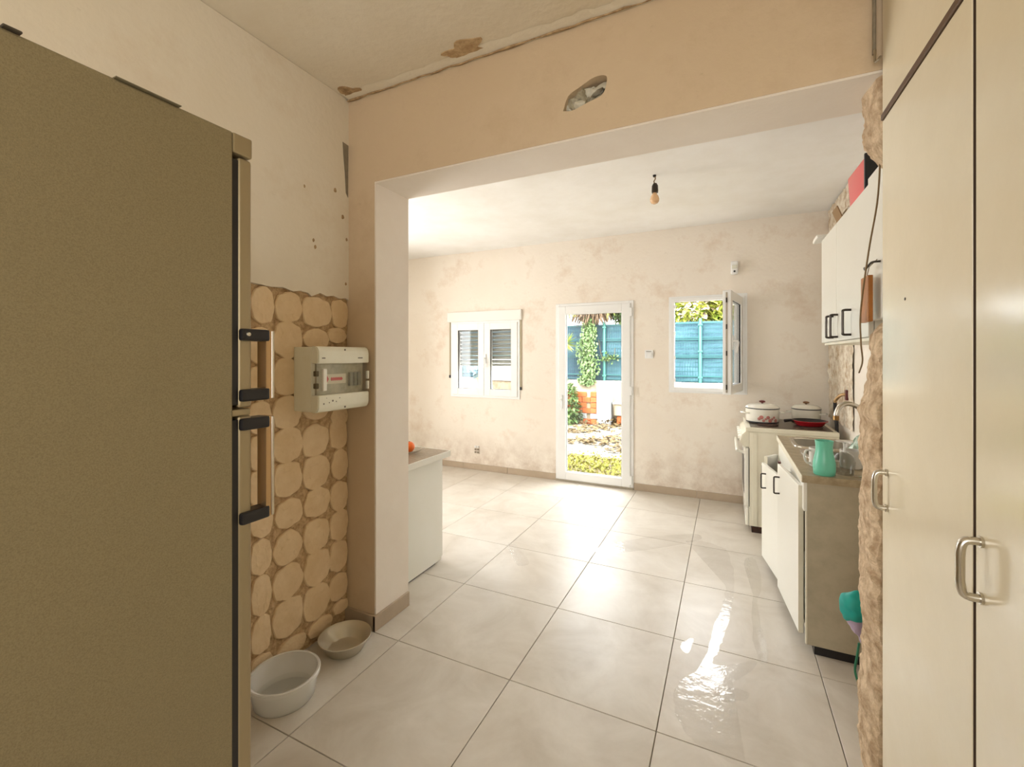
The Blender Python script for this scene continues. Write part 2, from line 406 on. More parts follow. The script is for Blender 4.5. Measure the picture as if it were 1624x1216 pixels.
crack = [Vector((-1.77+k*.033, YD0-.012+noise.noise(Vector((k*.5, 1, 1)))*.006, ZK-.013+noise.noise(Vector((k*.4, 2, 7)))*.004)) for k in range(78)]
tube(bm, crack, [.004+.005*noise.noise(Vector((k*.3, 4, 4))) for k in range(78)], 5)
link('crack', bm, M_crack, ck)
chunk('bare_patch', blob2(-1.03, 1.655, .10, .05, 9, 40, .8), 'z', ZK-.004, ZK+.002, mat('bare_ceiling_base', (206, 178, 138), .95, var=1, scale=30, col2=(168, 136, 98), bump=.6), ck, 0)
chunk('bare_patch', blob2(-1.70, 1.665, .06, .038, 12, 40, .8), 'z', ZK-.004, ZK+.002, M_crack, ck, 0)
# crumpled bag stuffed in the hole
bg_ = thing('crumpled_bag', (-.51, YD0+.04, 2.42), 'crumpled grey plastic stuffed into the ragged hole in the beam', 'bag')
link('plastic', lump((-.51, YD0+.055, 2.42), (.085, .035, .05), .05, 17, 3, 4), mat('grey_crumpled_plastic', (186, 178, 154), .4, var=1, scale=22, col2=(96, 84, 66)), bg_)
link('fold', lump((-.48, YD0+.03, 2.445), (.05, .016, .02), .03, 24, 5, 4), M_film if False else mat('pale_plastic_fold', (214, 208, 190), .35), bg_)
link('fold', lump((-.55, YD0+.03, 2.395), (.04, .014, .012), .025, 26, 8, 4), mat('pale_plastic_fold', (214, 208, 190), .35), bg_)
# skirting
def skirt(name, segs):
    o = struct(link(name, segs[0], M_skirt))
    for s in segs[1:]: link('skirting_tile', s, M_skirt, o)
    return o
skirt('baseboard_far', [bx(-1.715-.6*(k+1)+.0015, -1.715-.6*k-.0015, YF0-.011, YF0+.001, 0, .072, .0015, 1) for k in range(4)]
      + [bx(-.866+.6*k+.0015, min(XR, -.866+.6*(k+1))-.0015, YF0-.011, YF0+.001, 0, .072, .0015, 1) for k in range(3)])
skirt('baseboard_pier', [bx(-1.598, -1.582, YD0-.014, YD1+.004, 0, .078, .0015, 1), bx(XL+.002, -1.584, YD0-.014, YD0+.001, 0, .076, .0015, 1)])

# left kitchen wall: upper plaster coat, exposed bed, dabs of tile adhesive
wl = bpy.data.objects['wall_left']
low = [(1.72, 1.668), (1.70, 1.676), (1.66, 1.67), (1.62, 1.68), (1.58, 1.672), (1.54, 1.684), (1.505, 1.668), (1.49, 1.662), (1.47, 1.676), (1.43, 1.68), (1.39, 1.672), (1.34, 1.684), (1.28, 1.678), (1.2, 1.684), (1.0, 1.68), (.6, 1.68), (-1.58, 1.68)]
link('upper_plaster', prism(B(), low+[(-1.58, ZK-.002), (1.72, ZK-.002)], 'x', XL-.002, XL+.016, 0), M_left, wl)
bm = B(); rows = []
for a in range(0, 46):
    rows.append([bm.verts.new((XL+.003+max(-.002, noise.noise(Vector((0, (.80+a*.0207)*26, k*.019*26)))*.006+noise.noise(Vector((4, (.80+a*.0207)*60, k*.019*60)))*.003), min(.80+a*.0207, 1.722), k*.0191)) for k in range(89)])
for p_, q_ in zip(rows, rows[1:]):
    for k in range(88): bm.faces.new((p_[k], q_[k], q_[k+1], p_[k+1]))
link('exposed_render', bm, M_bed, wl)
PADS = [(1.249,1.594,.054,.076),(1.372,1.597,.068,.07),(1.526,1.592,.085,.075),(1.665,1.594,.054,.074),(1.368,1.448,.074,.079),(1.52,1.467,.075,.045),(1.645,1.482,.06,.037),(1.368,1.284,.074,.084),(1.235,1.424,.051,.084),(1.235,1.265,.051,.075),(1.235,1.12,.053,.07),(1.364,1.126,.073,.073),(1.52,1.115,.072,.045),(1.665,1.07,.057,.042),(1.368,.976,.074,.079),(1.52,.973,.078,.08),(1.658,.981,.057,.079),(1.368,.826,.074,.08),(1.52,.818,.078,.08),(1.665,.826,.054,.074),(1.374,.67,.068,.066),(1.526,.672,.075,.07),(1.665,.667,.057,.075),(1.235,.973,.051,.075),(1.235,.824,.051,.075),(1.37,.52,.071,.075),(1.525,.517,.075,.081),(1.662,.52,.06,.077),(1.366,.361,.074,.076),(1.525,.361,.078,.086),(1.658,.364,.06,.077),(1.37,.204,.077,.088),(1.525,.2,.078,.082),(1.658,.205,.06,.066),(1.24,.365,.046,.082),(1.24,.198,.046,.083),(1.24,.53,.048,.075),(1.245,.672,.051,.06),(1.387,.066,.073,.042),(1.546,.066,.072,.04),(1.672,.099,.048,.033),(1.24,.072,.048,.037),(1.52,1.285,.075,.08),(1.655,1.27,.06,.08)]
for k, (y, z, ry, rz) in enumerate(PADS):
    bm = B(); n = 26; rings = []; ry *= 1.03; rz *= 1.03; y += .006*noise.noise(Vector((k*1.7, 3, 1))); z += .008*noise.noise(Vector((k*1.3, 8, 1)))
    for f, d in ((1, .001), (.985, .0105), (.94, .014), (.5, .0155)):
        ring = []
        for q in range(n):
            t = 2*PI*q/n; r = 1+.03*math.cos(8*t+.4)+.13*noise.noise(Vector((math.cos(t)*1.4, math.sin(t)*1.4, k*3.7)))
            c, s = math.cos(t), math.sin(t)
            c = math.copysign(abs(c)**.86, c); s = math.copysign(abs(s)**.86, s)
            yy = min(y+ry*f*r*c, 1.718)
            ring.append(bm.verts.new((XL+d+.0015*noise.noise(Vector((yy*30, z*30+q, k))), yy, max(.004, z+rz*f*r*s))))
        rings.append(ring)
    for a, b in zip(rings, rings[1:]):
        for q in range(n): bm.faces.new((a[q], a[(q+1) % n], b[(q+1) % n], b[q]))
    bm.faces.new(rings[-1])
    link('adhesive_dab', bm, M_mortar, wl)
chunk('cement_smear', [(1.716, 2.47), (1.678, 2.475), (1.684, 2.40), (1.692, 2.33), (1.70, 2.22), (1.714, 2.20)], 'x', XL+.014, XL+.018, M_cement, wl, 0)
for (y, z, r) in ((1.50, 1.93, .009), (1.51, 1.90, .010), (1.63, 2.21, .012), (1.68, 2.09, .012), (1.70, 1.75, .008), (1.45, 2.17, .007), (1.705, 1.98, .009)):
    chunk('nail_hole', blob2(y, z, r*.7, r, y*9+z, 10), 'x', XL+.012, XL+.0172, M_crack, wl, 0)
# damaged plaster on the right wall beside the stove
wr = bpy.data.objects['wall_right']
bm = B(); rows = []
for a in range(0, 40):
    y = 3.84+a*.0212
    rows.append([bm.verts.new((XR-.004-max(0, .006+noise.noise(Vector((9, y*22, z*22)))*.012+noise.noise(Vector((9, y*60, z*60)))*.005), y, z)) for z in [.85+k*.018 for k in range(100)]])
for p_, q_ in zip(rows, rows[1:]):
    for k in range(99): bm.faces.new((p_[k], q_[k], q_[k+1], p_[k+1]))
link('stripped_plaster', bm, mat('stripped_wall', (232, 222, 204), .95, var=1, scale=16, col2=(176, 146, 108), bump=.6, bscale=50), wr)

# ------------------------------------------------------------------ door and windows
def frame(bm, x0, x1, z0, z1, t, y0, y1, bev=.004):
    box(bm, x0, x0+t, y0, y1, z0, z1, bev); box(bm, x1-t, x1, y0, y1, z0, z1, bev)
    box(bm, x0+t*.98, x1-t*.98, y0, y1, z1-t, z1, bev); box(bm, x0+t*.98, x1-t*.98, y0, y1, z0, z0+t, bev); return bm
d1 = struct(link('door_1', frame(B(), DX0, DX1, .0, DZ, .045, YF0-.012, YF0+.06), M_upvc))
lf = link('door_leaf', frame(B(), DX0+.03, DX1-.03, .022, DZ-.028, .088, YF0-.024, YF0+.045, .008), M_upvc, d1)
link('glazing_bead', frame(B(), DX0+.112, DX1-.112, .104, DZ-.11, .012, YF0-.012, YF0+.0), M_upvc, d1)
link('seal', frame(B(), DX0+.121, DX1-.121, .113, DZ-.119, .005, YF0-.006, YF0+.004, 0), M_seal, d1)
link('pane', bx(DX0+.112, DX1-.112, YF0+.004, YF0+.022, .104, DZ-.11), M_glass, d1)
hb = bx(DX0+.055, DX0+.085, YF0-.034, YF0-.022, .80, .95, .004); hnd = link('handle', hb, M_upvc, d1)
bm = B(); tube(bm, curve([(DX0+.07, YF0-.03, .90), (DX0+.07, YF0-.062, .90), (DX0+.07, YF0-.068, .88), (DX0+.07, YF0-.062, .79)], 5), .009, 8); link('lever', bm, M_upvc, hnd, True)
for z in (.10, 1.02, 1.83): link('hinge', bx(DX1-.034, DX1-.012, YF0-.036, YF0-.012, z-.045, z+.045, .004), M_upvc, d1)
link('threshold', bx(DX0, DX1, YF0-.02, YF0+.06, -.002, .022, .003), M_steel, d1)
# left window with roller shutter
x0, x1, z0, z1 = W1
w1 = struct(link('window_1', frame(B(), x0, x1, z0, z1-.06, .042, YF0-.012, YF0+.06), M_upvc))
link('shutter_box', bx(x0-.045, x1+.025, YF0-.03, YF0+.1, z1-.065, z1+.055, .006), mat('shutter_box_white', (236, 233, 226), .5), w1)
xm = (x0+x1)/2+.005
for a, b, nm in ((x0+.028, xm, 0), (xm+.002, x1-.028, 1)):
    s = link('sash', frame(B(), a, b, z0+.024, z1-.088, .082, YF0-.022, YF0+.04, .007), M_upvc, w1)
    link('seal', frame(B(), a+.08, b-.08, z0+.104, z1-.168, .006, YF0-.012, YF0+.004, 0), M_seal, s)
    link('pane', bx(a+.076, b-.076, YF0+.004, YF0+.022, z0+.10, z1-.164), M_glass, s)
bm = B(); box(bm, xm-.012+.02, xm+.014+.02, YF0-.034, YF0-.02, 1.29, 1.40, .004); tube(bm, curve([(xm+.021, YF0-.03, 1.35), (xm+.021, YF0-.06, 1.35), (xm+.021, YF0-.062, 1.33), (xm+.021, YF0-.055, 1.24)], 4), .008, 8)
link('handle', bm, M_upvc, w1, True)
sh = link('shutter', bx(x0+.03, x1-.03, YF0+.085, YF0+.10, 1.255, 1.285, .003), M_slat, w1)
slat = None
for k in range(12):
    z = 1.287+k*.0475
    if not slat:
        bm = prism(B(), [(YF0+.083, z+.002), (YF0+.076, z+.016), (YF0+.079, z+.034), (YF0+.088, z+.0445), (YF0+.098, z+.04), (YF0+.098, z+.004)], 'x', x0+.03, x1-.03); slat = link('slat', bm, M_slat, sh)
    else:
        o = slat.copy(); COL.objects.link(o); o.location = (0, 0, k*.0475)
for s in (x0-.02, x1+.006):
    link('shutter_strap', bx(s, s+.014, YF0-.012, YF0+.001, 1.0 if s > x0 else 1.12, z1-.06), mat('grey_strap', (180, 168, 140), .8), w1)
    link('strap_guide', bx(s-.003, s+.017, YF0-.018, YF0+.001, .985 if s > x0 else 1.105, 1.02 if s > x0 else 1.14, .003), M_seal, w1)
# right window, sash swung into the room
x0, x1, z0, z1 = W2
w2 = struct(link('window_2', frame(B(), x0, x1, z0, z1, .036, YF0-.014, YF0+.06), M_upvc))
link('casing', frame(B(), x0-.018, x1+.018, z0-.018, z1+.018, .024, YF0-.006, YF0+.002, .002), M_upvc, w2)
link('seal', frame(B(), x0+.033, x1-.033, z0+.033, z1-.033, .006, YF0+.02, YF0+.03, 0), M_seal, w2)
for z in (1.14, 1.36, 1.60, 1.86): link('striker', bx(x0+.034, x0+.042, YF0-.008, YF0+.012, z-.018, z+.018), M_steel, w2)
W_ = x1-x0-.06; piv = Vector((x1-.03, YF0-.012, 0)); ang = math.radians(80)
def sw(bm): return turn(bm, piv, ang)
px = piv.x
s = link('sash', sw(frame(B(), px-W_, px, z0+.022, z1-.022, .075, YF0-.024, YF0+.04, .006)), M_upvc, w2)
s_pane = link('pane', sw(bx(px-W_+.07, px-.07, YF0+.002, YF0+.02, z0+.09, z1-.09)), M_glass, s)
link('seal', sw(frame(B(), px-W_+.07, px-.07, z0+.092, z1-.092, .006, YF0-.014, YF0+.0, 0)), M_seal, s)
link('lock_strip', sw(bx(px-W_-.002, px-W_+.004, YF0+.002, YF0+.016, z0+.04, z1-.04)), M_steel, s)
for z in (1.12, 1.40, 1.62, 1.84): link('lock_cam', sw(bx(px-W_-.007, px-W_, YF0+.003, YF0+.015, z-.02, z+.02)), M_darkmetal, s)
bm = B(); box(bm, px-W_+.025, px-W_+.05, YF0-.036, YF0-.022, 1.43, 1.55, .004); tube(bm, curve([(px-W_+.037, YF0-.03, 1.50), (px-W_+.037, YF0-.066, 1.50), (px-W_+.037, YF0-.07, 1.48), (px-W_+.037, YF0-.06, 1.40)], 4), .009, 8); link('handle', sw(bm), M_upvc, s, True)

# ------------------------------------------------------------------ small wall fittings
t = thing('wall_switch', (-.714, YF0, 1.39), 'square white wall switch between glazed door and open window', 'switch')
link('plate', bx(-.755, -.673, YF0-.012, YF0+.001, 1.352, 1.438, .004), M_upvc, t); link('rocker', bx(-.742, -.686, YF0-.016, YF0-.01, 1.366, 1.41, .003), M_upvc, t); link('slot', bx(-.74, -.69, YF0-.0135, YF0-.011, 1.42, 1.426), M_ink, t)
t = thing('motion_detector', (.06, YF0, 2.2), 'white motion detector high on wall right of open window', 'detector')
link('housing', bx(.03, .092, YF0-.05, YF0+.001, 2.14, 2.262, .014, 3), M_upvc, t, True); link('lens', bx(.038, .084, YF0-.056, YF0-.045, 2.19, 2.225, .005), mat('lens_plastic', (220, 220, 206), .4), t)
link('sensor_eye', lathe(B(), [(0, 0), (.009, 0), (.009, .006), (0, .006)], (.061, YF0-.048, 2.165), 14, Matrix.Rotation(PI/2, 4, 'X')), M_black, t)
t = thing('wall_socket', (-2.73, YF0, .25), 'bare socket fitting low on wall under shuttered window', 'socket')
link('mount', bx(-2.765, -2.695, YF0-.008, YF0+.001, .195, .295, .003), M_far, t)
for a in (-2.755, -2.722):
    for z in (.205, .238, .27): link('terminal', bx(a, a+.022, YF0-.02, YF0-.007, z, z+.02, .003), M_cement if z < .25 else M_upvc, t)
t = thing('hanging_bulb', (-.458, 3.24, ZC), 'bare unlit bulb in black holder hanging from ceiling', 'lamp')
bm = B(); tube(bm, curve([(-.458, 3.24, ZC), (-.452, 3.238, 2.615), (-.462, 3.242, 2.60), (-.455, 3.24, 2.578)], 5), .004, 6); link('wire', bm, M_cable, t)
link('ceiling_hook', lathe(B(), [(0, 0), (.012, 0), (.01, -.012), (0, -.014)], (-.458, 3.24, ZC), 12), M_black, t)
link('holder', lathe(B(), [(0, 2.585), (.012, 2.583), (.021, 2.566), (.0225, 2.53), (.021, 2.518), (0, 2.516)], (-.455, 3.24, 0), 20), M_darkmetal, t, True)
link('bulb', lathe(B(), [(.013, 2.519), (.015, 2.51), (.025, 2.495), (.031, 2.474), (.030, 2.46), (.022, 2.447), (.010, 2.441), (0, 2.44)], (-.457, 3.24, 0), 24), M_bulb, t, True)
# pipe and cable at the torn wall end
t = thing('conduit_pipe', (.405, 1.708, 2.28), 'grey conduit stub with hook at upper right end of beam', 'pipe')
bm = B(); tube(bm, [(.404, 1.708, 2.30), (.405, 1.709, 2.42), (.404, 1.708, 2.55), (.405, 1.708, 2.69)], .005, 8); link('pipe', bm, M_cement, t, True)
bm = B(); tube(bm, curve([(.404, 1.70, 2.31), (.402, 1.69, 2.27), (.408, 1.684, 2.268), (.415, 1.69, 2.28)], 4), .0035, 8); link('hook', bm, M_steel, t, True)

# ------------------------------------------------------------------ fuse box
X0, X1, Y0, Y1, Z0, Z1 = XL+.012, -1.62, 1.396, 1.705, 1.128, 1.42
t = thing('fuse_box', (X0, (Y0+Y1)/2, Z0), 'ivory fuse box with clear cover mounted on wall of adhesive dabs', 'fuse box')
zt, zb = Z1-.075, Z0+.075
link('housing', prism(B(), [(X0, Z0+.01), (X1-.05, Z0), (X1-.05, Z1), (X0, Z1-.01)], 'y', Y0+.004, Y1-.004, .003) if False else bx(X0, X1-.045, Y0, Y1, Z0, Z1, .004), M_box, t)
def ridge(z_in, z_out, s):
    p = [(X1-.047, z_out), (X1-.018, z_out), (X1-.004, z_out-.012*s), (X1, z_out-.03*s), (X1, z_in), (X1-.012, z_in), (X1-.047, z_in)]
    bm = B(); f = [(x, z) for x, z in p]
    A = [bm.verts.new((x, Y0-.0, z)) for x, z in f]; Bv = [bm.verts.new((x, Y1+.0, z)) for x, z in f]
    bm.faces.new(A); bm.faces.new(Bv[::-1])
    for i in range(len(f)): bm.faces.new((A[i], A[(i+1) % len(f)], Bv[(i+1) % len(f)], Bv[i]))
    bmesh.ops.bevel(bm, geom=[e for e in bm.edges], offset=.004, segments=2, affect='EDGES'); return bm
rt = link('cover_top', ridge(zt, Z1+.002, 1), M_box, t, True); rb = link('cover_bottom', ridge(zb, Z0-.002, -1), M_box, t, True)
link('inner_panel', bx(X1-.047, X1-.034, Y0+.02, Y1-.01, zb, zt), mat('inner_grey_plastic', (196, 186, 160), .5, var=.8, scale=30, col2=(160, 150, 122)), t)
for yy in (1.60, 1.625, 1.65): link('breaker', bx(X1-.036, X1-.02, yy, yy+.02, 1.235, 1.30, .002), mat('breaker_grey', (150, 146, 128), .5), t)
lb = link('label_strip', bx(X1-.035, X1-.030, Y0+.055, Y0+.185, 1.25, 1.295), mat('label_paper', (232, 220, 196), .7), t)
bm = B(); xx = X1-.0302; box(bm, xx, xx+.0006, Y0+.095, Y0+.165, 1.268, 1.276)
for k in range(7): box(bm, xx, xx+.0007, Y0+.097+k*.0095, Y0+.103+k*.0095, 1.264, 1.280)
prism(bm, [(Y0+.064, 1.273), (Y0+.074, 1.258), (Y0+.084, 1.273), (Y0+.074, 1.288)], 'x', xx, xx+.0007)
link('red_print', bm, M_redink, lb)
wn = link('clear_door', bx(X1-.010, X1-.006, Y0+.02, Y1-.008, zb+.004, zt-.004), M_tglass, t)
link('latch', bx(X1-.008, X1+.004, Y0+.024, Y0+.044, 1.222, 1.322, .003), M_enamel, wn)
for z in (1.235, 1.285): link('hinge', bx(X1-.012, X1+.002, Y1-.012, Y1-.002, z-.02, z+.02, .002), M_enamel, wn)
for z in (1.245, 1.30): link('clip', bx(X1-.03, X1-.012, Y0-.002, Y0+.014, z-.012, z+.012, .003), mat('clip_dull_grey', (96, 86, 62), .6), t)  # dull grey-brown clips at the cover's near edge
for (yy, ln) in ((Y0+.02, .018), (Y1-.075, .03)): link('faded_mark', bx(X1-.0004, X1+.0006, yy, yy+ln, zt+.022, zt+.027), M_ink, rt)
for (yy, zz, r) in ((Y0+.08, 1.175, .005), (Y0+.06, 1.168, .003), (Y0+.03, 1.165, .004), (Y0+.10, 1.17, .003), (Y0+.12, 1.185, .003), (Y0+.045, 1.19, .002)):
    link('paint_speck', lathe(B(), [(0, .0), (r, .0), (r*.9, .001), (0, .001)], (X1-.0004, yy, zz), 8, Matrix.Rotation(PI/2, 4, 'Y')), M_ink, rb)
for z, p in ((Z1-.012, rt), (Z0+.012, rb)):
    link('cover_screw', lathe(B(), [(0, 0), (.005, 0), (.004, .002), (0, .002)], (X1-.003, (Y0+Y1)/2, z), 12, Matrix.Rotation(PI/2, 4, 'Y')), M_ink, p)

# ------------------------------------------------------------------ refrigerator
FX0, FX1, FY0, FY1, FZ = -1.53, -.93, .03, .585, 1.848
t = thing('refrigerator', (-1.23, .3, 0), 'tall silver grey two-door refrigerator standing at left, seen from its side', 'refrigerator')
link('cabinet', bx(FX0, FX1, FY0, FY1, .03, FZ, .004), M_fridge, t)
link('plinth', bx(FX0+.02, FX1-.02, FY0+.02, FY1-.03, 0, .03), M_black, t)
link('top_cap', bx(FX0, FX1+.001, FY1, FY1+.042, 1.806, FZ+.0, .004), M_fdoor, t)
for z0, z1, hz in ((1.268, 1.803, (1.283, 1.437)), (.06, 1.252, (1.02, 1.245))):
    d = link('door', bx(FX0, FX1-.003, FY1+.014, FY1+.044, z0, z1, .008, 3), M_fdoor, t)
    link('gasket', bx(FX0+.01, FX1-.006, FY1-.001, FY1+.016, z0+.008, z1-.008), M_black, t)
    h = link('handle', bx(FX1-.028, FX1+.004, FY1+.072, FY1+.090, hz[0], hz[1], .003), M_bronze, t)
    link('handle_edge', bx(FX1+.0035, FX1+.0065, FY1+.084, FY1+.0905, hz[0]+.001, hz[1]-.001, .001, 1), M_chrome, h)
    for z in (hz[0]+.012, hz[1]-.012):
        b = link('bracket', bx(FX1-.03, FX1+.007, FY1+.016, FY1+.08, z-.013, z+.013, .005), M_black, h)
    # screw on the bracket
bm = lathe(B(), [(0, 0), (.005, 0), (.004, .002), (0, .0022)], (FX1+.007, FY1+.03, 1.426), 12, Matrix.Rotation(PI/2, 4, 'Y')); link('screw', bm, M_chrome, t)
link('lower_trim', bx(FX0+.02, FX1-.002, FY1, FY1+.04, 1.252, 1.266, .003), M_fdoor, t)
t = own('cardboard_sheet', jitter(bx(-1.30, FX1+.006, .385, .485, FZ+.0005, FZ+.002), .0005, 9, 2, (0, 0, 1)), mat('grey_board', (120, 110, 84), .8), (-1.1, .43, FZ+.001))
tag(t, 'thin grey board lying on top of the refrigerator', 'board')
t = own('paper_slip', jitter(bx(-1.2, FX1+.006, .255, .275, FZ+.0005, FZ+.004, .0008, 1), .0008, 9, 3, (0, 0, 1)), mat('dark_slip', (72, 62, 48), .8), (-1.1, .265, FZ+.001))
tag(t, 'narrow dark strip at the back edge of the refrigerator top', 'strip')

# ------------------------------------------------------------------ bowls on the floor
c = (-1.622, 1.55, 0)
t = thing('metal_bowl', c, 'dented steel bowl on floor against the wall corner', 'bowl')
bm = lathe(B(), [(0, .003), (.074, .003), (.080, .006), (.094, .035), (.110, .062), (.118, .066), (.119, .063), (.112, .058), (.097, .033), (.083, .003), (.078, .0), (0, .0)], c, 48)
link('bowl', jitter(bm, .0015, 12, 4, (1, 1, 0)), mat('dull_aluminium', (206, 199, 182), .42, .65), t, True)
c = (-1.613, 1.225, 0)
t = thing('plastic_tub', c, 'translucent white plastic tub on floor beside the refrigerator', 'tub')
bm = lathe(B(), [(0, .003), (.108, .003), (.112, .008), (.124, .088), (.132, .09), (.1335, .1), (.131, .102), (.122, .1), (.12, .092), (.1215, .09), (.1095, .009), (.107, .005), (0, .005)][::1], c, 56)
bm.free()
bm = lathe(B(), [(0, 0), (.108, 0), (.113, .006), (.1255, .086), (.133, .087), (.134, .1), (.131, .103), (.1235, .102), (.110, .008), (.106, .0035), (0, .0035)], c, 56)
M_tub = bpy.data.materials.new('milky_tub_plastic'); M_tub.use_nodes = True; n_, L_ = nodes(M_tub)
p = n_['Principled BSDF']; p.inputs['Base Color'].default_value = (.96, .95, .91, 1); p.inputs['Roughness'].default_value = .25
tr = n_.new('ShaderNodeBsdfTransparent'); mx = n_.new('ShaderNodeMixShader'); mx.inputs[0].default_value = .55
L_.new(tr.outputs[0], mx.inputs[1]); L_.new(p.outputs[0], mx.inputs[2]); L_.new(mx.outputs[0], n_['Material Output'].inputs[0])
link('tub', bm, M_tub, t, True)
link('water', lathe(B(), [(0, .022), (.1115, .022)], c, 40), glass('still_water', (.94, .95, .94, 1)), t, True)

# ------------------------------------------------------------------ peninsula cabinet on the left
t = thing('base_cabinet', (-2.4, 2.25, 0), 'white base cabinet standing behind the left pier of the opening', 'cabinet')
link('side_panel', bx(-1.751, -1.733, 1.985, 2.497, .012, .697, .001, 1), M_white, t)
link('carcass', bx(-3.25, -1.752, 1.985, 2.497, .03, .697), M_white, t)
for k in range(3):
    a = -1.735-.5*(k+1); d = link('drawer', bx(a+.003, a+.497, 2.499, 2.517, .60, .692, .002, 1), M_white, t)
    bm = B(); tube(bm, curve([(a+.19, 2.515, .645), (a+.20, 2.54, .645), (a+.30, 2.54, .645), (a+.31, 2.515, .645)], 3), .004, 6); link('pull', bm, M_darkmetal, d)
    d = link('door', bx(a+.003, a+.497, 2.499, 2.517, .03, .594, .002, 1), M_white, t)
    bm = B(); tube(bm, curve([(a+.45, 2.515, .45), (a+.45, 2.54, .46), (a+.45, 2.54, .54), (a+.45, 2.515, .55)], 3), .004, 6); link('pull', bm, M_darkmetal, d)
link('kick_strip', bx(-3.2, -1.745, 1.99, 2.44, 0, .03), M_black, t)
t = own('worktop', bx(-3.3, -1.70, 1.975, 2.545, .698, .737, .005), [mat('speckled_worktop', (150, 134, 112), .35, var=1, scale=60, col2=(120, 104, 84))], (-2.4, 2.25, .698)); tag(t, 'speckled brown worktop with white edging on left base cabinet', 'worktop')
link('edging', bx(-1.7, -1.694, 1.975, 2.547, .6975, .7375, .002, 1), M_white, t); link('edging', bx(-3.3, -1.694, 2.545, 2.549, .6975, .7375, .001, 1), M_white, t)
c = (-1.93, 2.36, .7375)
t = own('glass_plate', lathe(B(), [(0, .002), (.06, .002), (.09, .010), (.125, .028), (.128, .027), (.092, .006), (.062, 0), (0, 0)], c, 40), M_tglass, c, True); tag(t, 'shallow clear glass dish holding oranges on left worktop', 'dish')
for k, (x, y, z, r, lab) in enumerate(((-1.893, 2.355, .7785, .038, 'bright orange at the right end of the glass dish'), (-1.972, 2.372, .7775, .037, 'orange half hidden by the pier, behind its neighbour in the dish'))):
    o = thing('orange', (x, y, z), lab, 'fruit', 'oranges in the glass dish')
    bm = B(); bmesh.ops.create_uvsphere(bm, u_segments=28, v_segments=18, radius=r); [setattr(v, 'co', Vector((v.co.x, v.co.y, v.co.z*.94))+Vector((x, y, z))) for v in bm.verts]
    link('peel', bm, M_orange, o, True); link('stem_button', lathe(B(), [(0, .003), (.003, .002), (.005, 0), (0, -.002)], (x+.004, y, z+r*.925), 8), M_leafd, o)

# ------------------------------------------------------------------ built-in wardrobe on the right
WX = .423
t = thing('wardrobe', (.7, .9, 0), 'tall cream gloss wardrobe filling the right edge', 'wardrobe')
link('carcass', bx(WX+.02, .795, .05, 1.70, .0, 2.70), M_wardgap, t)
for y0, y1, hy in ((1.153, 1.703, 1.655), (.60, 1.141, 1.115), (.05, .588, None)):
    d = link('door', bx(WX, WX+.02, y0, y1, .03, 2.088, .003), M_ward, t)
    if hy:
        bm = B(); tube(bm, curve([(WX+.002, hy, 1.037), (WX-.022, hy, 1.036), (WX-.030, hy, 1.02), (WX-.031, hy, .985), (WX-.030, hy, .95), (WX-.022, hy, .934), (WX+.002, hy, .933)], 5), [.0075]*31, 10)
        h = link('handle', bm, M_chrome, d, True)
        for z in (1.037, .933): link('mount', lathe(B(), [(0, -.004), (.011, -.004), (.010, .003), (0, .004)], (WX-.001, hy, z), 12, Matrix.Rotation(PI/2, 4, 'Y')), M_chrome, h)
    link('edge_band', bx(WX+.0015, WX+.0195, y0-.0012, y0+.001, .033, 2.085), M_wardgap, d)  # dark strip on the door edge, added so the gap reads dark
    link('upper_door', bx(WX, WX+.02, y0, y1, 2.112, 2.695, .003), M_ward, t)
link('rail', bx(WX-.004, WX+.018, .05, 1.703, 2.090, 2.109, .002, 1), mat('dark_rail', (98, 74, 56), .5), t)
link('keyhole', lathe(B(), [(0, -.001), (.004, -.001), (.004, .001), (0, .001)], (WX-.0005, 1.51, 1.53), 8, Matrix.Rotation(PI/2, 4, 'Y')), M_darkmetal, t)

# ------------------------------------------------------------------ sink unit
def bow(bm, pts, r, n=8): return tube(bm, curve(pts, 4), r, n)
t = thing('sink_cabinet', (.56, 3.0, 0), 'cream sink cabinet with sagging open doors and grey side', 'cabinet')
SX = .333
link('side_panel', bx(SX, .79, 2.45, 2.472, .045, .795, .001, 1), M_greyside, t)
link('side_panel', bx(SX, .79, 3.55, 3.572, .045, .795, .001, 1), M_greyside, t)
link('back_panel', bx(.775, .79, 2.472, 3.55, .045, .795), M_greyside, t)
link('bottom_shelf', bx(SX+.01, .775, 2.472, 3.55, .05, .068), M_oldwhite, t)
link('plinth', bx(SX+.03, .79, 2.465, 3.55, 0, .045), M_black, t)
link('front_rail', bx(SX-.014, SX, 2.452, 3.572, .66, .795, .001, 1), M_white, t)
link('front_edge', bx(SX-.006, SX, 2.45, 2.466, .045, .66), M_oldwhite, t)
def door(y0, y1, z0, z1, x, ang, piv, hy, hz, mm=M_white):
    R = lambda b: turn(b, Vector(piv), ang)
    d = link('door', R(bx(x-.02, x, y0, y1, z0, z1, .002, 1)), mm, t)
    h = link('pull', R(bow(B(), [(x-.02, hy, hz-.045), (x-.045, hy, hz-.045), (x-.048, hy, hz-.03), (x-.048, hy, hz+.03), (x-.045, hy, hz+.045), (x-.02, hy, hz+.045)], .0045)), M_darkmetal, d, True)
    link('edge_band', R(bx(x-.0205, x+.0005, y0-.0012, y0, z0, z1)), M_oldwhite, d)
# near, middle and far doors
door(2.505, 2.955, .065, .765, .325, math.radians(6), (.325, 2.505, 0), 2.90, .655)
door(2.965, 3.40, .055, .672, .305, math.radians(10.5), (.305, 2.965, 0), 3.30, .575)
door(3.43, 3.56, .07, .70, .315, math.radians(-34), (.325, 3.56, 0), 3.45, .585)
pg = link('hanging_hinge', bx(SX-.03, SX+.01, 3.41, 3.45, .60, .68, .003), M_maroon, t)
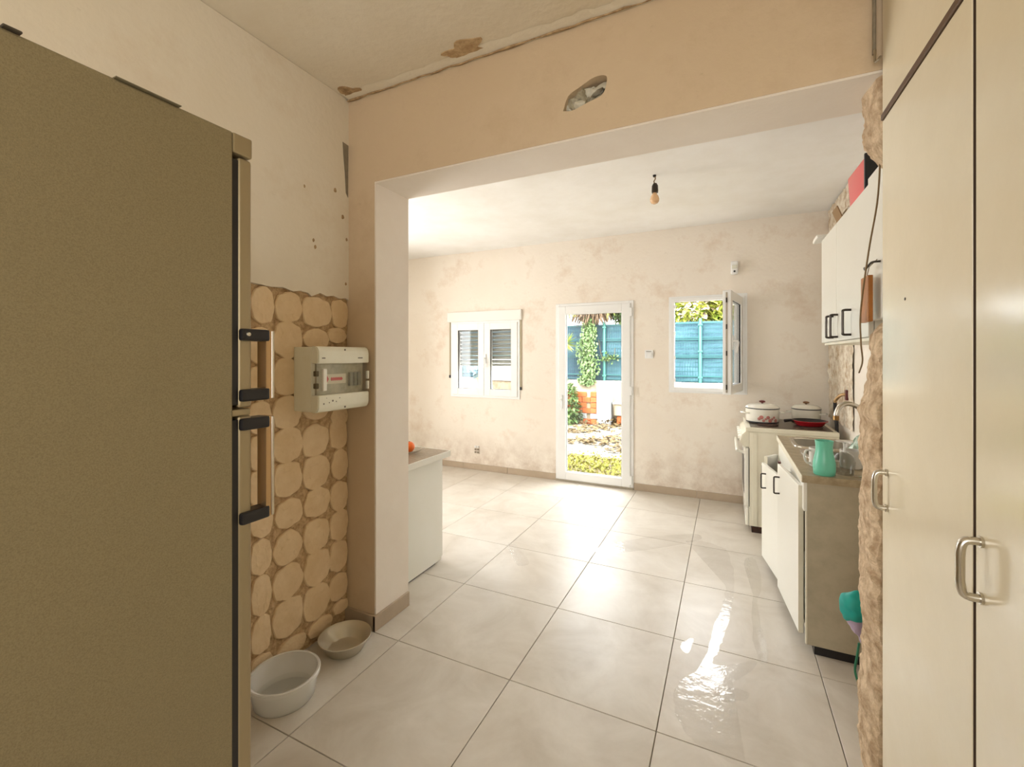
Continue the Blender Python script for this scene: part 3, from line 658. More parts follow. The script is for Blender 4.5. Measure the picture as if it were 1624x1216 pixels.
# steel top with two bowls
def lathe_ring(poly, cx, cy):
    b = B(); R_ = [[b.verts.new((cx+(x-cx)*f, cy+(y-cy)*f, z)) for x, y in poly] for f, z in ((1.15, .8292), (1.14, .8345), (1.0, .8355), (.99, .829))]
    for p, q in zip(R_, R_[1:]):
        for k in range(len(p)): b.faces.new((p[k], p[(k+1) % len(p)], q[(k+1) % len(p)], q[k]))
    return b
bA = rrect(.39, .70, 3.17, 3.50, .07); bBn = rrect(.40, .70, 2.84, 3.11, .07)
t = thing('kitchen_sink', (.56, 3.0, .796), 'brown worn worktop with two steel sink bowls', 'sink')
link('slab', plate(B(), rect(.312, .795, 2.435, 3.585), [bA[::-1], bBn[::-1]], 'z', .796, .829), [mat('worn_worktop', (176, 160, 130), .4, var=.9, scale=26, col2=(138, 122, 92))], t)
link('front_edging', bx(.308, .312, 2.433, 3.585, .7965, .8285, .001, 1), M_oldwhite, t)
for bpoly, nm in ((bA, 0), (bBn, 1)):
    bm = B(); cx = sum(p[0] for p in bpoly)/len(bpoly); cy = sum(p[1] for p in bpoly)/len(bpoly); rings = []
    for f, z in ((1.13, .8292), (1.12, .832), (1.0, .833), (.985, .826), (.95, .72), (.85, .692), (.2, .686)):
        rings.append([bm.verts.new((cx+(x-cx)*f, cy+(y-cy)*f, z)) for x, y in bpoly])
    for a, b in zip(rings, rings[1:]):
        for q in range(len(a)): bm.faces.new((a[q], a[(q+1) % len(a)], b[(q+1) % len(a)], b[q]))
    link('rim', lathe_ring(bpoly, cx, cy), M_chrome, t, True)
    bm.faces.new(rings[-1]); bwl = link('bowl', bm, mat('shaded_sink_steel', (150, 144, 132), .38, .7), t, True)  # bowl steel darkened to paint in the shading inside the bowl
    link('drain', lathe(B(), [(0, .001), (.02, .001), (.028, .004), (.03, 0), (0, 0)], (cx, cy, .687), 20), M_chrome, bwl, True)
# tap
t = thing('tap', (.66, 2.78, .83), 'curved chrome tap arching over the sink from the right', 'tap')
bm = B(); tube(bm, curve([(.66, 2.78, .83), (.66, 2.78, .96), (.645, 2.78, 1.05), (.60, 2.78, 1.115), (.555, 2.775, 1.137), (.52, 2.77, 1.125), (.503, 2.765, 1.09), (.500, 2.765, 1.065)], 6), .012, 12); link('spout', bm, M_chrome, t, True)
link('base', lathe(B(), [(0, 0), (.026, 0), (.024, .03), (.016, .05), (0, .05)], (.66, 2.78, .83), 20), M_chrome, t, True)
bm = B(); tube(bm, [(.66, 2.78, .90), (.69, 2.75, .92), (.71, 2.73, .925)], [.008, .007, .01], 8); link('lever', bm, M_chrome, t, True)
link('nozzle', lathe(B(), [(0, 1.052), (.0135, 1.052), (.0135, 1.075), (0, 1.075)], (.5, 2.765, 0), 14), mat('old_brass', (150, 116, 70), .35, .8), t)
t = thing('wall_pipe', (.78, 4.02, 1.10), 'short wall water outlet with black hose hanging behind sink', 'pipe')
bm = B(); tube(bm, curve([(.80, 4.0, 1.095), (.76, 4.03, 1.09), (.735, 4.07, 1.05), (.73, 4.08, 1.03)], 5), .012, 8); link('outlet', bm, M_bronze, t, True)
link('flange', bx(.778, .80, 3.975, 4.025, 1.055, 1.13, .004), M_maroon, t)
bm = B(); tube(bm, curve([(.73, 4.08, 1.045), (.732, 4.08, .97), (.74, 4.07, .86), (.738, 4.06, .66)], 5), .012, 8); link('hose', bm, M_black, t, True)
# dishes on the drainer
ZT = .829
c = (.405, 2.492, ZT)
t = own('carafe', lathe(B(), [(0, 0), (.039, 0), (.0425, .004), (.045, .03), (.0445, .055), (.040, .08), (.0345, .105), (.0335, .13), (.0365, .158), (.0345, .158), (.0315, .13), (.0325, .106), (.037, .08), (.040, .05), (.038, .008), (0, .006)], c, 36), M_teal, c, True); tag(t, 'teal plastic carafe at the near edge of the sink top', 'carafe')
c = (.492, 2.545, ZT)
M_milk = bpy.data.materials.new('clouded_glass'); M_milk.use_nodes = True; n_, L_ = nodes(M_milk)
p = n_['Principled BSDF']; p.inputs['Base Color'].default_value = (.9, .9, .88, 1); p.inputs['Roughness'].default_value = .15
tr = n_.new('ShaderNodeBsdfTransparent'); mx = n_.new('ShaderNodeMixShader'); mx.inputs[0].default_value = .62
L_.new(tr.outputs[0], mx.inputs[1]); L_.new(p.outputs[0], mx.inputs[2]); L_.new(mx.outputs[0], n_['Material Output'].inputs[0])
t = thing('wine_glass', c, 'upside-down wine glass drying right of the teal carafe', 'glass')
link('bowl', lathe(B(), [(.036, 0), (.040, .03), (.043, .06), (.040, .082), (.026, .096), (.008, .103), (.006, .103), (.022, .094), (.036, .08), (.040, .06), (.037, .03), (.034, 0), (.036, 0)], c, 32), M_smoke, t, True)
link('stem', lathe(B(), [(.0075, .102), (.005, .115), (.005, .140), (.009, .148), (0, .148)], c, 16), M_milk, t, True)
link('foot', lathe(B(), [(0, .146), (.012, .147), (.035, .151), (.0355, .153), (.01, .152), (0, .152)], c, 32), M_milk, t, True)
def mug(c, r, h, ha, lab, m, nm='mug'):
    o = thing(nm, c, lab, 'mug', 'mugs on the sink top')
    link('body', lathe(B(), [(0, 0), (r*.9, 0), (r, .005), (r, h), (r*.93, h), (r*.92, .008), (0, .007)], c, 32), m, o, True)
    d = Vector((math.cos(ha), math.sin(ha), 0)); C = Vector(c)
    bm = B(); tube(bm, curve([C+d*r*.96+Vector((0, 0, h*.86)), C+d*(r+.022)+Vector((0, 0, h*.84)), C+d*(r+.03)+Vector((0, 0, h*.5)), C+d*(r+.018)+Vector((0, 0, h*.2)), C+d*r*.96+Vector((0, 0, h*.18))], 5), .005, 8); link('handle', bm, m, o, True); return o
mug((.412, 2.67, ZT), .042, .092, math.radians(205), 'white mug with handle, left of and behind teal carafe', M_glaze)
mug((.548, 2.70, ZT), .046, .088, math.radians(60), 'pale mug behind the upside-down glass', M_glaze)
t = own('plastic_bag', lump((.68, 2.98, .885), (.075, .09, .055), .045, 13, 6, 4), mat('pale_green_film', (206, 222, 208), .25, var=.9, scale=14, col2=(120, 154, 122)), (.68, 2.98, .831)); tag(t, 'crumpled pale green plastic bag beside the sink', 'bag')
for v in t.data.vertices: v.co.z = max(v.co.z, .003)
t = thing('fork', (.55, 2.48, ZT), 'metal fork lying right of the upside-down glass', 'fork')
bm = B(); tube(bm, [(.535, 2.49, ZT+.004), (.565, 2.47, ZT+.012), (.60, 2.455, ZT+.008)], [.003, .004, .005], 6); link('shank', bm, M_chrome, t, True)
for q in (-.008, 0, .008): bm = B(); tube(bm, [(.538+q*.4, 2.488+q, ZT+.005), (.515+q*.4, 2.503+q, ZT+.004)], .0016, 5); link('tine', bm, M_chrome, t)

# ------------------------------------------------------------------ stove
KX0, KX1, KY0, KY1 = .135, .735, 3.95, 4.60
t = thing('stove', (.43, 4.27, 0), 'old cream enamel stove between sink unit and far wall', 'stove')
link('body', bx(KX0+.02, KX1, KY0, KY1, .05, .785, .004), M_cream, t)
link('side_rib', bx(KX0+.045, KX0+.075, KY0-.004, KY0, .06, .775, .001, 1), M_cream, t)
link('base', jitter(bx(KX0+.04, KX1, KY0+.005, KY1, 0, .052), .004, 20, 3, (1, 0, 0)), M_rust, t)
top = link('top_plate', bx(KX0-.005, KX1, KY0-.006, KY1, .785, .818, .006), M_cream, t)
link('hob_surface', bx(KX0+.03, KX1-.03, KY0+.03, KY1-.03, .817, .8205, .001, 1), M_hob, t)
link('control_panel', prism(B(), [(KX0-.005, .785), (KX0-.03, .76), (KX0-.045, .70), (KX0-.02, .665), (KX0+.022, .665), (KX0+.022, .785)], 'y', KY0, KY1, .004), M_cream, t)
for k in range(5):
    y = KY0+.08+k*.12; link('knob', lathe(B(), [(0, 0), (.02, 0), (.018, .022), (.012, .03), (0, .03)], (KX0-.028, y, .73), 18, Matrix.Rotation(-PI/2, 4, 'Y')), M_enamel, t, True)
od = link('oven_door', bx(KX0-.012, KX0+.018, KY0+.004, KY1-.004, .20, .655, .006), M_enamel, t)
link('door_glass', bx(KX0-.014, KX0-.010, KY0+.09, KY1-.09, .28, .56), M_black, od)
bm = B(); tube(bm, curve([(KX0-.01, KY0+.03, .615), (KX0-.055, KY0+.03, .625), (KX0-.065, KY0+.06, .63), (KX0-.065, KY1-.06, .63), (KX0-.055, KY1-.03, .625), (KX0-.01, KY1-.03, .615)], 5), .012, 10); link('handle', bm, M_enamel, od, True)
link('door_seal', bx(KX0+.017, KX0+.0215, KY0-.001, KY1, .20, .655), M_black, t)
link('drawer', bx(KX0-.005, KX0+.018, KY0+.004, KY1-.004, .05, .185, .006), M_enamel, t)
for (bx_, by_, r) in ((KX0+.155, 4.12, .075), (KX0+.155, 4.42, .095), (KX0+.43, 4.12, .095), (KX0+.43, 4.42, .075)):
    link('hot_plate', lathe(B(), [(0, .0), (r, .0), (r, .006), (r*.92, .008), (r*.3, .008), (0, .006)], (bx_, by_, .8205), 32), M_rust, t, True)
def pot(c, r, h, lab, deco, knobm, ha):
    o = thing('cooking_pot', c, lab, 'pot', 'enamel pots on the stove'); C = Vector(c)
    b = link('body', lathe(B(), [(0, 0), (r*.93, 0), (r*.98, .008), (r, h*.7), (r, h), (r*.96, h), (r*.95, .01), (0, .008)], c, 40), M_enamel, o, True)
    link('base_ring', lathe(B(), [(r*.90, -.0005), (r*.975, 0), (r*.985, .008), (r*.97, .008)], c, 40), M_navy, o, True)
    link('rim', lathe(B(), [(r*1.0, h-.005), (r*1.03, h-.001), (r*1.03, h+.003), (r, h+.004)], c, 40), M_navy, o, True)
    l = link('lid', lathe(B(), [(r*1.02, h+.003), (r*.99, h+.012), (r*.8, h+.026), (r*.3, h+.035), (0, h+.036)], c, 40), M_enamel, o, True)
    link('knob', lathe(B(), [(.008, h+.034), (.008, h+.042), (.022, h+.046), (.024, h+.056), (.012, h+.062), (0, h+.063)], c, 20), knobm, l, True)
    for s in (0, PI):
        d = Vector((math.cos(ha+s), math.sin(ha+s), 0)); e = Vector((-d.y, d.x, 0)); z = Vector((0, 0, h*.66))
        bm = B(); tube(bm, curve([C+d*r*.97+e*.045+z, C+d*(r+.03)+e*.038+z, C+d*(r+.038)+z, C+d*(r+.03)-e*.038+z, C+d*r*.97-e*.045+z], 4), .006, 8); link('handle', bm, M_enamel, o, True)
    if deco:
        for k in range(9):
            a = math.radians(-112+k*7.5+8); rr = r*1.002; z = h*(.30+.13*math.sin(k*2.1)); rad = .0125+.004*math.sin(k*1.7)
            bm = lathe(B(), [(0, .0012), (rad*.5, .0014), (rad, 0), (rad*.9, -.002), (0, -.002)], (0, 0, 0), 9, Matrix.Translation(C+Vector((rr*math.cos(a), rr*math.sin(a), z))) @ Matrix.Rotation(a, 4, 'Z') @ Matrix.Rotation(PI/2, 4, 'Y'))
            link('flower_print', bm, mat('pink_flower_print', (206, 122, 112), .4, var=1, scale=60, col2=(168, 134, 130)), b)
    return o
pot((.265, 4.29, .829), .125, .115, 'large white enamel pot with flower print and maroon knob', True, M_maroon, math.radians(200))
pot((.60, 4.47, .829), .105, .105, 'smaller white enamel pot standing behind the red frying pan', False, mat('brown_knob', (120, 84, 52), .4), math.radians(-20))
c = (.585, 4.20, .829)
t = thing('frying_pan', c, 'red frying pan with dark inside on the stove', 'pan')
link('pan', lathe(B(), [(0, 0), (.085, 0), (.095, .006), (.118, .036), (.123, .038), (.123, .041), (.117, .041), (.093, .010), (.085, .006), (0, .006)], c, 40), M_red, t, True)
link('lining', lathe(B(), [(0, .0065), (.084, .0065), (.092, .0105), (.1165, .0415), (.115, .0415), (.09, .012), (0, .0085)], c, 40), M_black, t, True)
bm = B(); d = Vector((-.85, -.3, 0)).normalized(); C = Vector(c); tube(bm, [C+d*.112+Vector((0, 0, .034)), C+d*.14+Vector((0, 0, .04)), C+d*.185+Vector((0, 0, .034))], [.009, .011, .013], 8); link('handle', bm, M_black, t, True)
link('pan_base_sheet', bx(.50, .67, 4.13, 4.27, .8285, .8291), M_rust, t)  # thin rust-brown sheet between hot plate and pan

# ------------------------------------------------------------------ wall cabinets
UX = .50
t = thing('wall_cabinet', (.65, 2.67, 1.45), 'white two-door wall cabinet with dark handles above the sink', 'cabinet')
link('carcass', bx(UX+.02, .795, 2.19, 3.15, 1.45, 2.06, .001, 1), M_white, t)
link('bottom_lip', bx(UX+.01, .795, 2.20, 3.12, 1.44, 1.452), M_oldwhite, t)
for y0, y1, hy in ((2.765, 3.152, 2.83), (2.19, 2.755, 2.46)):
    d = link('door', bx(UX, UX+.018, y0, y1, 1.455, 2.055, .002, 1), M_white, t)
    link('pull', bow(B(), [(UX, hy, 1.475), (UX-.028, hy, 1.476), (UX-.031, hy, 1.49), (UX-.031, hy, 1.57), (UX-.028, hy, 1.585), (UX, hy, 1.586)], .0055), M_darkmetal, d, True)
bm = bow(B(), [(UX, 2.725, 1.475), (UX-.028, 2.725, 1.476), (UX-.031, 2.725, 1.49), (UX-.031, 2.725, 1.57), (UX-.028, 2.725, 1.585), (UX, 2.725, 1.586)], .0055); link('pull', bm, M_darkmetal, t, True)
t = thing('cupboard', (.65, 2.08, 1.51), 'narrow white cupboard nearest the broken wall end', 'cupboard')
link('carcass', bx(UX+.02, .795, 1.985, 2.185, 1.52, 2.06), M_white, t); link('door', bx(UX-.002, UX+.018, 1.985, 2.186, 1.515, 2.075, .002, 1), M_white, t)
t = own('wooden_board', bx(.462, .478, 2.03, 2.125, 1.505, 1.675, .003), M_wood, (.47, 2.08, 1.505)); tag(t, 'small varnished brown board hung against the narrow white cupboard', 'board')
bm = B(); tube(bm, [(.47, 2.08, 1.672), (.475, 2.07, 1.71), (.497, 2.06, 1.735)], .0015, 5); link('string', bm, M_cable, t)
t = own('hook', tube(B(), curve([(.50, 2.03, 1.722), (.47, 2.02, 1.717), (.462, 2.06, 1.70), (.468, 2.10, 1.712)], 5), .004, 6), M_darkmetal, (.5, 2.03, 1.722)); tag(t, 'small bent metal hook on the narrow white cupboard', 'hook')
t = own('hanging_cable', tube(B(), curve([(.468, 1.91, 2.12), (.47, 1.915, 2.06), (.474, 1.965, 1.92), (.452, 1.975, 1.75), (.448, 2.06, 1.55), (.455, 2.09, 1.43), (.475, 2.16, 1.36), (.49, 2.28, 1.31)], 8), .0028, 6), M_cable, (.468, 1.91, 2.12)); tag(t, 'thin brown cable dangling in front of the wall cupboards', 'cable')
t = own('paper_roll', jitter(prism(B(), [(3.09, 2.063), (3.25, 2.062), (3.262, 2.075), (3.22, 2.085), (3.12, 2.082)], 'x', .47, .62, .002), .006, 18, 2), mat('white_card', (240, 238, 230), .7), (.54, 3.17, 2.062)); tag(t, 'curled white card on far end of the wall cabinet', 'card')
t = thing('cardboard_box', (.66, 2.95, 2.061), 'torn brown cardboard box on top of the wall cabinet', 'box')
link('box_side', jitter(bx(.56, .565, 2.82, 3.08, 2.061, 2.15, 0), .008, 14, 5), M_card, t); link('box_side', jitter(bx(.565, .74, 2.82, 2.825, 2.061, 2.13), .008, 14, 6), M_card, t); link('box_bottom', bx(.56, .74, 2.82, 3.08, 2.061, 2.066), M_card, t); link('flap', turn(bx(.54, .545, 2.84, 2.96, 2.10, 2.17), Vector((.545, 2.9, 2.1)), math.radians(-20), 'Y'), mat('brown_card', (150, 120, 84), .8), t)
t = thing('red_package', (.6, 2.5, 2.061), 'red plastic wrapped package on top of the wall cabinet', 'package')
link('wrap', jitter(bx(.53, .74, 2.37, 2.64, 2.061, 2.235, .012, 3), .008, 11, 3), M_pink, t, True); link('band', bx(.525, .745, 2.352, 2.368, 2.066, 2.24, .003), M_navy, t); link('silver_edge', jitter(bx(.527, .735, 2.645, 2.665, 2.061, 2.10, .002, 1), .005, 14, 8), M_glaze, t)

# teal and lilac bag hanging behind the torn wall end
t = thing('hanging_bag', (.43, 2.01, .33), 'teal cloth in lilac plastic bag hanging behind the broken wall edge', 'bag')
bm = lump((.425, 2.025, .452), (.048, .035, .062), .012, 16, 5, 4); link('cloth', bm, M_bagteal, t, True)
bm = B(); tube(bm, curve([(.41, 2.03, .452), (.425, 2.025, .40), (.447, 2.02, .355), (.46, 2.02, .325)], 6), [.030+.0-.0009*k for k in range(19)], 14); jitter(bm, .006, 30, 4); link('plastic', bm, M_baglilac, t, True)
bm = B(); tube(bm, curve([(.43, 2.0, .34), (.424, 2.0, .29), (.418, 2.0, .24), (.425, 1.995, .20)], 4), .004, 6); link('strap', bm, mat('green_strap', (30, 110, 80), .6), t)

# ------------------------------------------------------------------ water on the floor
PUD = [
 ([(-.28,3.54),(-.12,3.48),(-.03,3.32),(-.01,3.02),(-.02,2.76),(-.06,2.5),(-.08,2.31),(-.11,2.14),(-.19,1.98),(-.19,1.86),(-.16,1.78),(-.11,1.72),(-.02,1.69),(.04,1.68),(.07,1.70),(.01,1.73),(-.06,1.75),(-.1,1.81),(-.11,1.9),(-.08,2.01),(.02,2.10),(.11,2.25),(.11,2.29),(0,2.21),(-.06,2.19),(-.03,2.34),(0,2.53),(.03,2.79),(.04,3.05),(.02,3.34),(-.02,3.53),(-.16,3.6)], 'long wet streak curving along the floor beside the sink unit'),
 ([(-.03,2.0),(.02,2.07),(.08,2.06),(.06,2.01),(-.02,1.97)], 'small puddle inside the curl of the long wet streak'),
 ([(-1.45,2.93),(-1.40,2.95),(-1.20,2.74),(-1.22,2.66),(-1.30,2.72)], 'short wet streak near the left base cabinet'),
 ([(-.85,3.13),(-.6,3.45),(-.24,3.72),(-.19,3.62),(-.47,3.31),(-.74,3.1)], 'broad faint wet wipe mark in front of the door'),
 ([(.10,3.34),(.16,3.46),(.19,3.12),(.15,2.82),(.16,2.56),(.17,2.36),(.13,2.30),(.11,2.61),(.13,2.91)], 'narrow wet band along the open sink doors'),
 ([(-.19,2.29),(-.165,2.335),(-.15,2.34),(-.145,2.30),(-.155,2.25),(-.165,2.22),(-.18,2.225),(-.195,2.25)], 'small shiny spot left of the long wet streak')]
for k, (poly, lab) in enumerate(PUD):
    P = [Vector((x, y, 0)) for x, y in poly]; sm = []
    for i in range(len(P)):
        a, b, c_, d = P[i-1], P[i], P[(i+1) % len(P)], P[(i+2) % len(P)]
        for q in range(5):
            s_ = q/5; v = .5*((2*b)+(c_-a)*s_+(2*a-5*b+4*c_-d)*s_*s_+(3*b-a-3*c_+d)*s_**3)
            v += noise.noise_vector(v*22)*.012; sm.append((v.x, v.y))
    bm = B(); prism(bm, sm, 'z', .0002, .0014); bmesh.ops.triangulate(bm, faces=[f for f in bm.faces if len(f.verts) > 4]); bmesh.ops.delete(bm, geom=[f for f in bm.faces if f.normal.z < -.5], context='FACES')
    o = own('puddle', bm, M_water, (sum(p.x for p in P)/len(P), sum(p.y for p in P)/len(P), 0)); tag(o, lab, 'puddle', 'water on the floor tiles')

# ------------------------------------------------------------------ the garden
gd = struct(link('garden_ground', bx(-9, 4, YF1, 13, -.3, -.11), M_soil))
pv = struct(link('paving', bx(-5.2, .6, 6.3, 9.2, -.12, -.085), M_soil))
for i in range(10):
    for j in range(5):
        x0 = -5.15+i*.56+.02*math.sin(i*3+j); y0 = 6.35+j*.56
        link('paving_slab', turn(bx(x0+.012, x0+.545, y0+.012, y0+.545, -.10, -.068+.004*math.sin(i*5+j*3), .006, 1), Vector((x0, y0, 0)), .01*math.sin(i*2.1+j)), M_pave, pv)
def leafbatch(n, fn, size, m, name, parent=None, seed=1, bend=.25):
    """n small folded leaves; fn(rng) -> (position, direction, size factor)"""
    rng = random.Random(seed); bm = B()
    for _ in range(n):
        p, d, s = fn(rng); p = Vector(p); d = Vector(d).normalized(); up = Vector((rng.uniform(-.5, .5), rng.uniform(-.5, .5), 1)); sd = d.cross(up)
        if sd.length < .05: sd = Vector((1, 0, 0))
        sd.normalize(); nn = sd.cross(d); L_, W = size[0]*s, size[1]*s
        a = bm.verts.new(p); b = bm.verts.new(p+d*L_*.5+sd*W+nn*W*bend); c2 = bm.verts.new(p+d*L_-nn*W*bend); e = bm.verts.new(p+d*L_*.5-sd*W+nn*W*bend); mid = bm.verts.new(p+d*L_*.5)
        bm.faces.new((a, b, mid)); bm.faces.new((b, c2, mid)); bm.faces.new((c2, e, mid)); bm.faces.new((e, a, mid))
    return bm
def rdir(r, zb=0): return Vector((r.gauss(0, 1), r.gauss(0, 1), r.gauss(0, 1)+zb))
bm = leafbatch(5200, lambda r: ((r.uniform(-3.6, .4), YF1+.45+r.random()*1.2+.15*math.sin(r.random()*9), -.11+r.random()*.015), Vector((r.gauss(0, 1), r.gauss(0, 1), 1.2)), r.uniform(.6, 1.3)), (.05, .016), M_moss, 'moss', seed=3)
tag(stuff(own('moss_bed', bm, M_moss, (-1.6, 5.9, -.11))), 'yellow green moss growing just outside the glazed door', 'moss')
def litter(r):
    q = r.random()
    if q < .55: return ((r.uniform(-4.6, .4), min(r.gauss(9.5, .3), 9.78), -.10+r.random()*.10), rdir(r, .2), r.uniform(.6, 1.5))
    cx, cy = [(-2.6, 8.2), (-2.1, 7.3), (-1.6, 7.7), (-2.9, 7.0), (-1.2, 6.9), (-2.3, 8.8)][int(r.random()*6)]
    return ((r.gauss(cx, .28), r.gauss(cy, .16), -.062+r.random()*.02), Vector((r.gauss(0, 1), r.gauss(0, 1), .1)), r.uniform(.6, 1.4))
tag(stuff(own('leaf_litter', leafbatch(2600, litter, (.10, .026), M_deadleaf, 'leaf_litter', seed=5), M_deadleaf, (-2, 8.5, -.1))), 'dead brown leaves strewn over the garden paving', 'leaves')
# low garden wall with mesh fence and netting
GY = 9.9
gw = struct(link('garden_wall', bx(-8.5, 4, GY, GY+.22, -.2, .815, .01), M_gwall))
t = thing('mesh_fence', (-2.4, GY+.1, .815), 'turquoise wire mesh fence with blue privacy netting along the garden wall', 'fence')
posts = [-6.3, -4.4, -2.5, -.5, 1.5]
for i, xp in enumerate(posts):
    link('post', lathe(B(), [(0, .816), (.03, .816), (.03, 2.14), (.024, 2.15), (0, 2.155)], (xp, GY+.08, 0), 12), M_post, t, True)
    for z in (.93, 1.47, 2.02): link('clamp', bx(xp-.042, xp+.042, GY+.04, GY+.115, z-.018, z+.018, .004), M_post, t)
for i, (a, b) in enumerate(zip(posts, posts[1:])):
    bm = B()
    for z in [.86+.1*k for k in range(13)]: box(bm, a+.02, b-.02, GY+.092, GY+.098, z-.0035, z+.0035)
    for z in (.95, 1.35, 1.39, 1.72, 1.76, 2.06): box(bm, a+.02, b-.02, GY+.075, GY+.097, z-.008, z+.008)
    for k in range(int((b-a)/.052)): box(bm, a+.03+k*.052, a+.036+k*.052, GY+.098, GY+.104, .84, 2.11)
    stuff(link('mesh_panel', bm, M_wire, t))
    bm = B(); nx, nz = 44, 26; rows = []
    for u in range(nx+1):
        rows.append([bm.verts.new((a+(b-a)*u/nx, GY+.125+.03*noise.noise(Vector((a+u*.09, 0, k*.12)))+.012*noise.noise(Vector((a+u*.3, 2, k*.5))), .82+1.27*k/nz)) for k in range(nz+1)])
    for p_, q_ in zip(rows, rows[1:]):
        for k in range(nz): bm.faces.new((p_[k], q_[k], q_[k+1], p_[k+1]))
    o = link('netting', bm, M_net if i >= 2 else M_netdark, t, True)
    md = o.modifiers.new('thickness', 'SOLIDIFY'); md.thickness = .003
def crown(c, rad, n, size, ml, name, lab, seed, trunk=None, flower=False, cat='tree', zb=-.2):
    t = thing(name, (c[0], c[1], -.11 if trunk else c[2]-rad[2]), lab, cat)
    def f(r):
        d = rdir(r).normalized(); k = .55+.45*r.random()**.5
        p = Vector((c[0]+d.x*rad[0]*k, c[1]+d.y*rad[1]*k, c[2]+d.z*rad[2]*k)); return p, d+rdir(r, zb)*.7, r.uniform(.6, 1.35)
    stuff(link('foliage', leafbatch(n, f, size, ml, name, seed=seed), ml, t))
    if flower: stuff(link('blossom', leafbatch(n//4, f, (size[0]*.8, size[1]*1.2), M_flower, name, seed=seed+50), M_flower, t))
    if trunk:
        bm = B(); tube(bm, curve(trunk, 5), [.07]*(5*(len(trunk)-1)+1), 8); link('trunk', bm, M_stem, t, True)
    return t
crown((-.75, 10.75, 2.42), (.62, .5, .48), 1500, (.20, .045), M_leaf, 'oleander', 'yellow green long-leaved shrub behind the fence, left in the open window', 21, [(-.75, 10.75, -.2), (-.7, 10.75, 1.2), (-.75, 10.75, 2.2)], True, 'shrub')
crown((.25, 10.8, 2.42), (.62, .5, .45), 1500, (.20, .045), M_leaf, 'oleander', 'blossoming pale shrub behind the fence, right in the open window', 22, [(.25, 10.8, -.2), (.2, 10.8, 1.2), (.25, 10.8, 2.2)], True, 'shrub')
crown((-1.9, 10.2, 2.5), (.55, .45, .42), 2200, (.13, .045), M_leafd, 'evergreen_shrub', 'dark evergreen foliage at upper right of the door pane', 23, [(-1.5, 10.5, -.2), (-1.6, 10.5, 1.4), (-1.9, 10.3, 2.4)])
# palm with dry skirt above the fence
t = thing('palm_tree', (-2.9, 10.4, -.11), 'palm with brown dry skirt and green fronds above the fence', 'tree')
bm = B(); tube(bm, curve([(-2.95, 10.45, -.2), (-2.9, 10.42, 1.2), (-2.85, 10.4, 2.6)], 5), .13, 10); link('trunk', bm, M_stem, t, True)
def fskirt(r):
    a = r.uniform(0, 2*PI); k = r.random(); return ((-2.82+.42*math.cos(a)*k, 10.0+.25*math.sin(a)*k, 2.28+.42*r.random()), Vector((math.cos(a)*.4, math.sin(a)*.3-.3, -1)), r.uniform(.7, 1.3))
stuff(link('dry_skirt', leafbatch(900, fskirt, (.26, .014), M_dry, 'dry', seed=31), M_dry, t))
def fgreen(r):
    a = r.uniform(0, 2*PI); c_ = [(-3.3, 9.75, 2.4), (-2.35, 9.8, 2.5), (-3.32, 9.7, 1.66)][int(r.random()*3)]; return (c_, Vector((math.cos(a), -.2, math.sin(a)*.9)), r.uniform(.7, 1.3))
stuff(link('fronds', leafbatch(260, fgreen, (.26, .014), M_leaf, 'fr', seed=32), M_leaf, t))
# ivy
t = thing('ivy', (-2.83, GY-.02, .75), 'green ivy hanging in a column down the netting', 'ivy')
def fivy(r):
    z = .74+1.55*r.random(); wdt = .24*(.55+.45*math.sin((z-.6)*2.0)); x = -2.86+max(-1, min(1, r.gauss(0, .5)))*wdt+.04*math.sin(z*7); return ((x, GY+.03-r.random()*.10, z), Vector((r.gauss(0, .6), -.5, -1)), r.uniform(.6, 1.2))
stuff(link('leaves', leafbatch(1500, fivy, (.075, .028), M_ivy, 'ivy', seed=41), M_ivy, t))
for k in range(4):
    bm = B(); x = -2.98+k*.08; tube(bm, curve([(x, GY+.02, 2.3), (x+.03, GY, 1.8), (x-.03, GY-.01, 1.3), (x+.02, GY, .75)], 5), .006, 5); link('stem', bm, M_stem, t)
t = thing('ivy', (-2.36, GY, 1.25), 'thin ivy tendril looping beside the turquoise post', 'ivy')
bm = B(); tube(bm, curve([(-2.62, GY+.04, 1.75), (-2.56, GY+.02, 1.42), (-2.46, GY+.02, 1.28), (-2.28, GY+.02, 1.36), (-2.25, GY+.03, 1.55)], 6), .007, 5); link('stem', bm, M_stem, t)
stuff(link('leaves', leafbatch(90, lambda r: ((-2.36+r.gauss(0, .11), GY+.03-r.random()*.05, 1.33+r.gauss(0, .05)), rdir(r), r.uniform(.6, 1.1)), (.07, .026), M_ivy, 'iv', seed=43), M_ivy, t))
crown((-3.12, 9.0, .35), (.28, .3, .5), 800, (.10, .03), M_ivy, 'leafy_shrub', 'leafy green shrub low at the left of the door pane', 51, None, False, 'shrub')
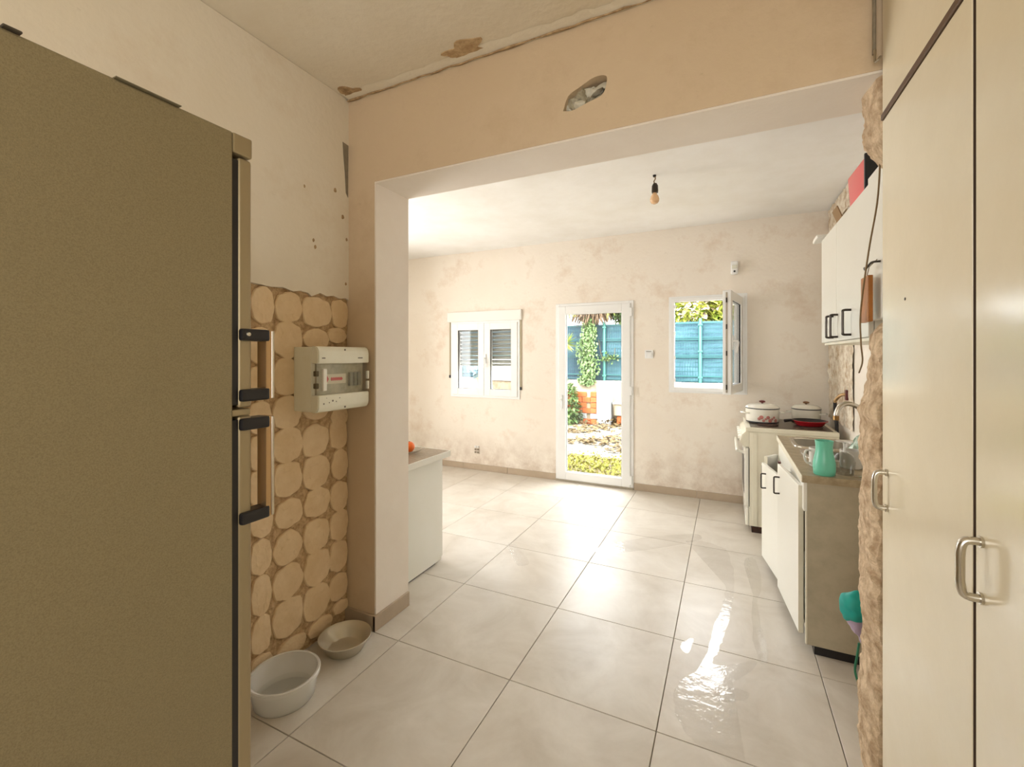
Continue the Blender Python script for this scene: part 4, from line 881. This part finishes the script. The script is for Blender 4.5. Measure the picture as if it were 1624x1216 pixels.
# orange brick planter with a white end
t = thing('brick_planter', (-2.75, 9.45, -.1), 'orange brick planter with white end block by the garden wall', 'planter')
link('core', bx(-3.20, -2.62, 9.28, 9.70, -.1, .62), M_gwall, t)
for j in range(6):
    for i in range(3):
        x0 = -3.2+i*.2-(.1 if j % 2 else 0); a, b = max(x0+.006, -3.2), min(x0+.194, -2.62)
        if b-a > .03: link('brick', bx(a, b, 9.24, 9.285, -.07+j*.115, .035+j*.115, .005, 1), M_brick if not (j == 1 and i == 2) else M_white_wall, t)
for j in range(6): link('brick', bx(-2.615, -2.49, 9.24, 9.36, -.07+j*.115, .035+j*.115, .005, 1), M_brick if j not in (1,) else M_white_wall, t)
link('white_block', bx(-2.485, -2.22, 9.24, 9.60, -.1, .62, .015), M_white_wall, t)
crown((-2.95, 9.12, .16), (.2, .1, .22), 220, (.08, .024), M_leafd, 'creeper', 'low dark creeper growing in front of the orange brick planter', 53, None, False, 'plant')
t = thing('planter_box', (-1.9, 9.62, -.1), 'pale stone trough standing right of the brick planter', 'planter')
link('trough', plate(B(), rect(-2.15, -1.45, 9.42, 9.84), [rect(-2.10, -1.50, 9.47, 9.79)[::-1]], 'z', .12, .36), M_gwall, t); link('rim', plate(B(), rect(-2.18, -1.42, 9.39, 9.87), [rect(-2.10, -1.50, 9.47, 9.79)[::-1]], 'z', .36, .40), M_white_wall, t)
link('soil', bx(-2.11, -1.49, 9.46, 9.80, .10, .33), M_soil, t); link('brick_foot', bx(-2.1, -1.5, 9.46, 9.8, -.1, .12), M_brick, t)
# white block beyond the shuttered window
t = thing('masonry_block', (-4.9, 8.9, -.11), 'white topped masonry block seen through shuttered window', 'masonry')
link('base', bx(-4.84, -3.95, 8.7, 9.2, -.11, .84, .01), M_stone, t); link('cap', bx(-4.86, -3.92, 8.66, 9.24, .84, 1.30, .01), M_white_wall, t)
t = own('crumpled_sheet', lump((-5.75, GY-.10, 1.12), (.28, .07, .3), .13, 6, 7, 5), mat('pale_blue_film', (110, 136, 144), .4, var=1, scale=9, col2=(34, 66, 80)), (-5.75, GY-.1, .82)); tag(t, 'crumpled pale blue film on the fence behind shuttered window', 'sheet')
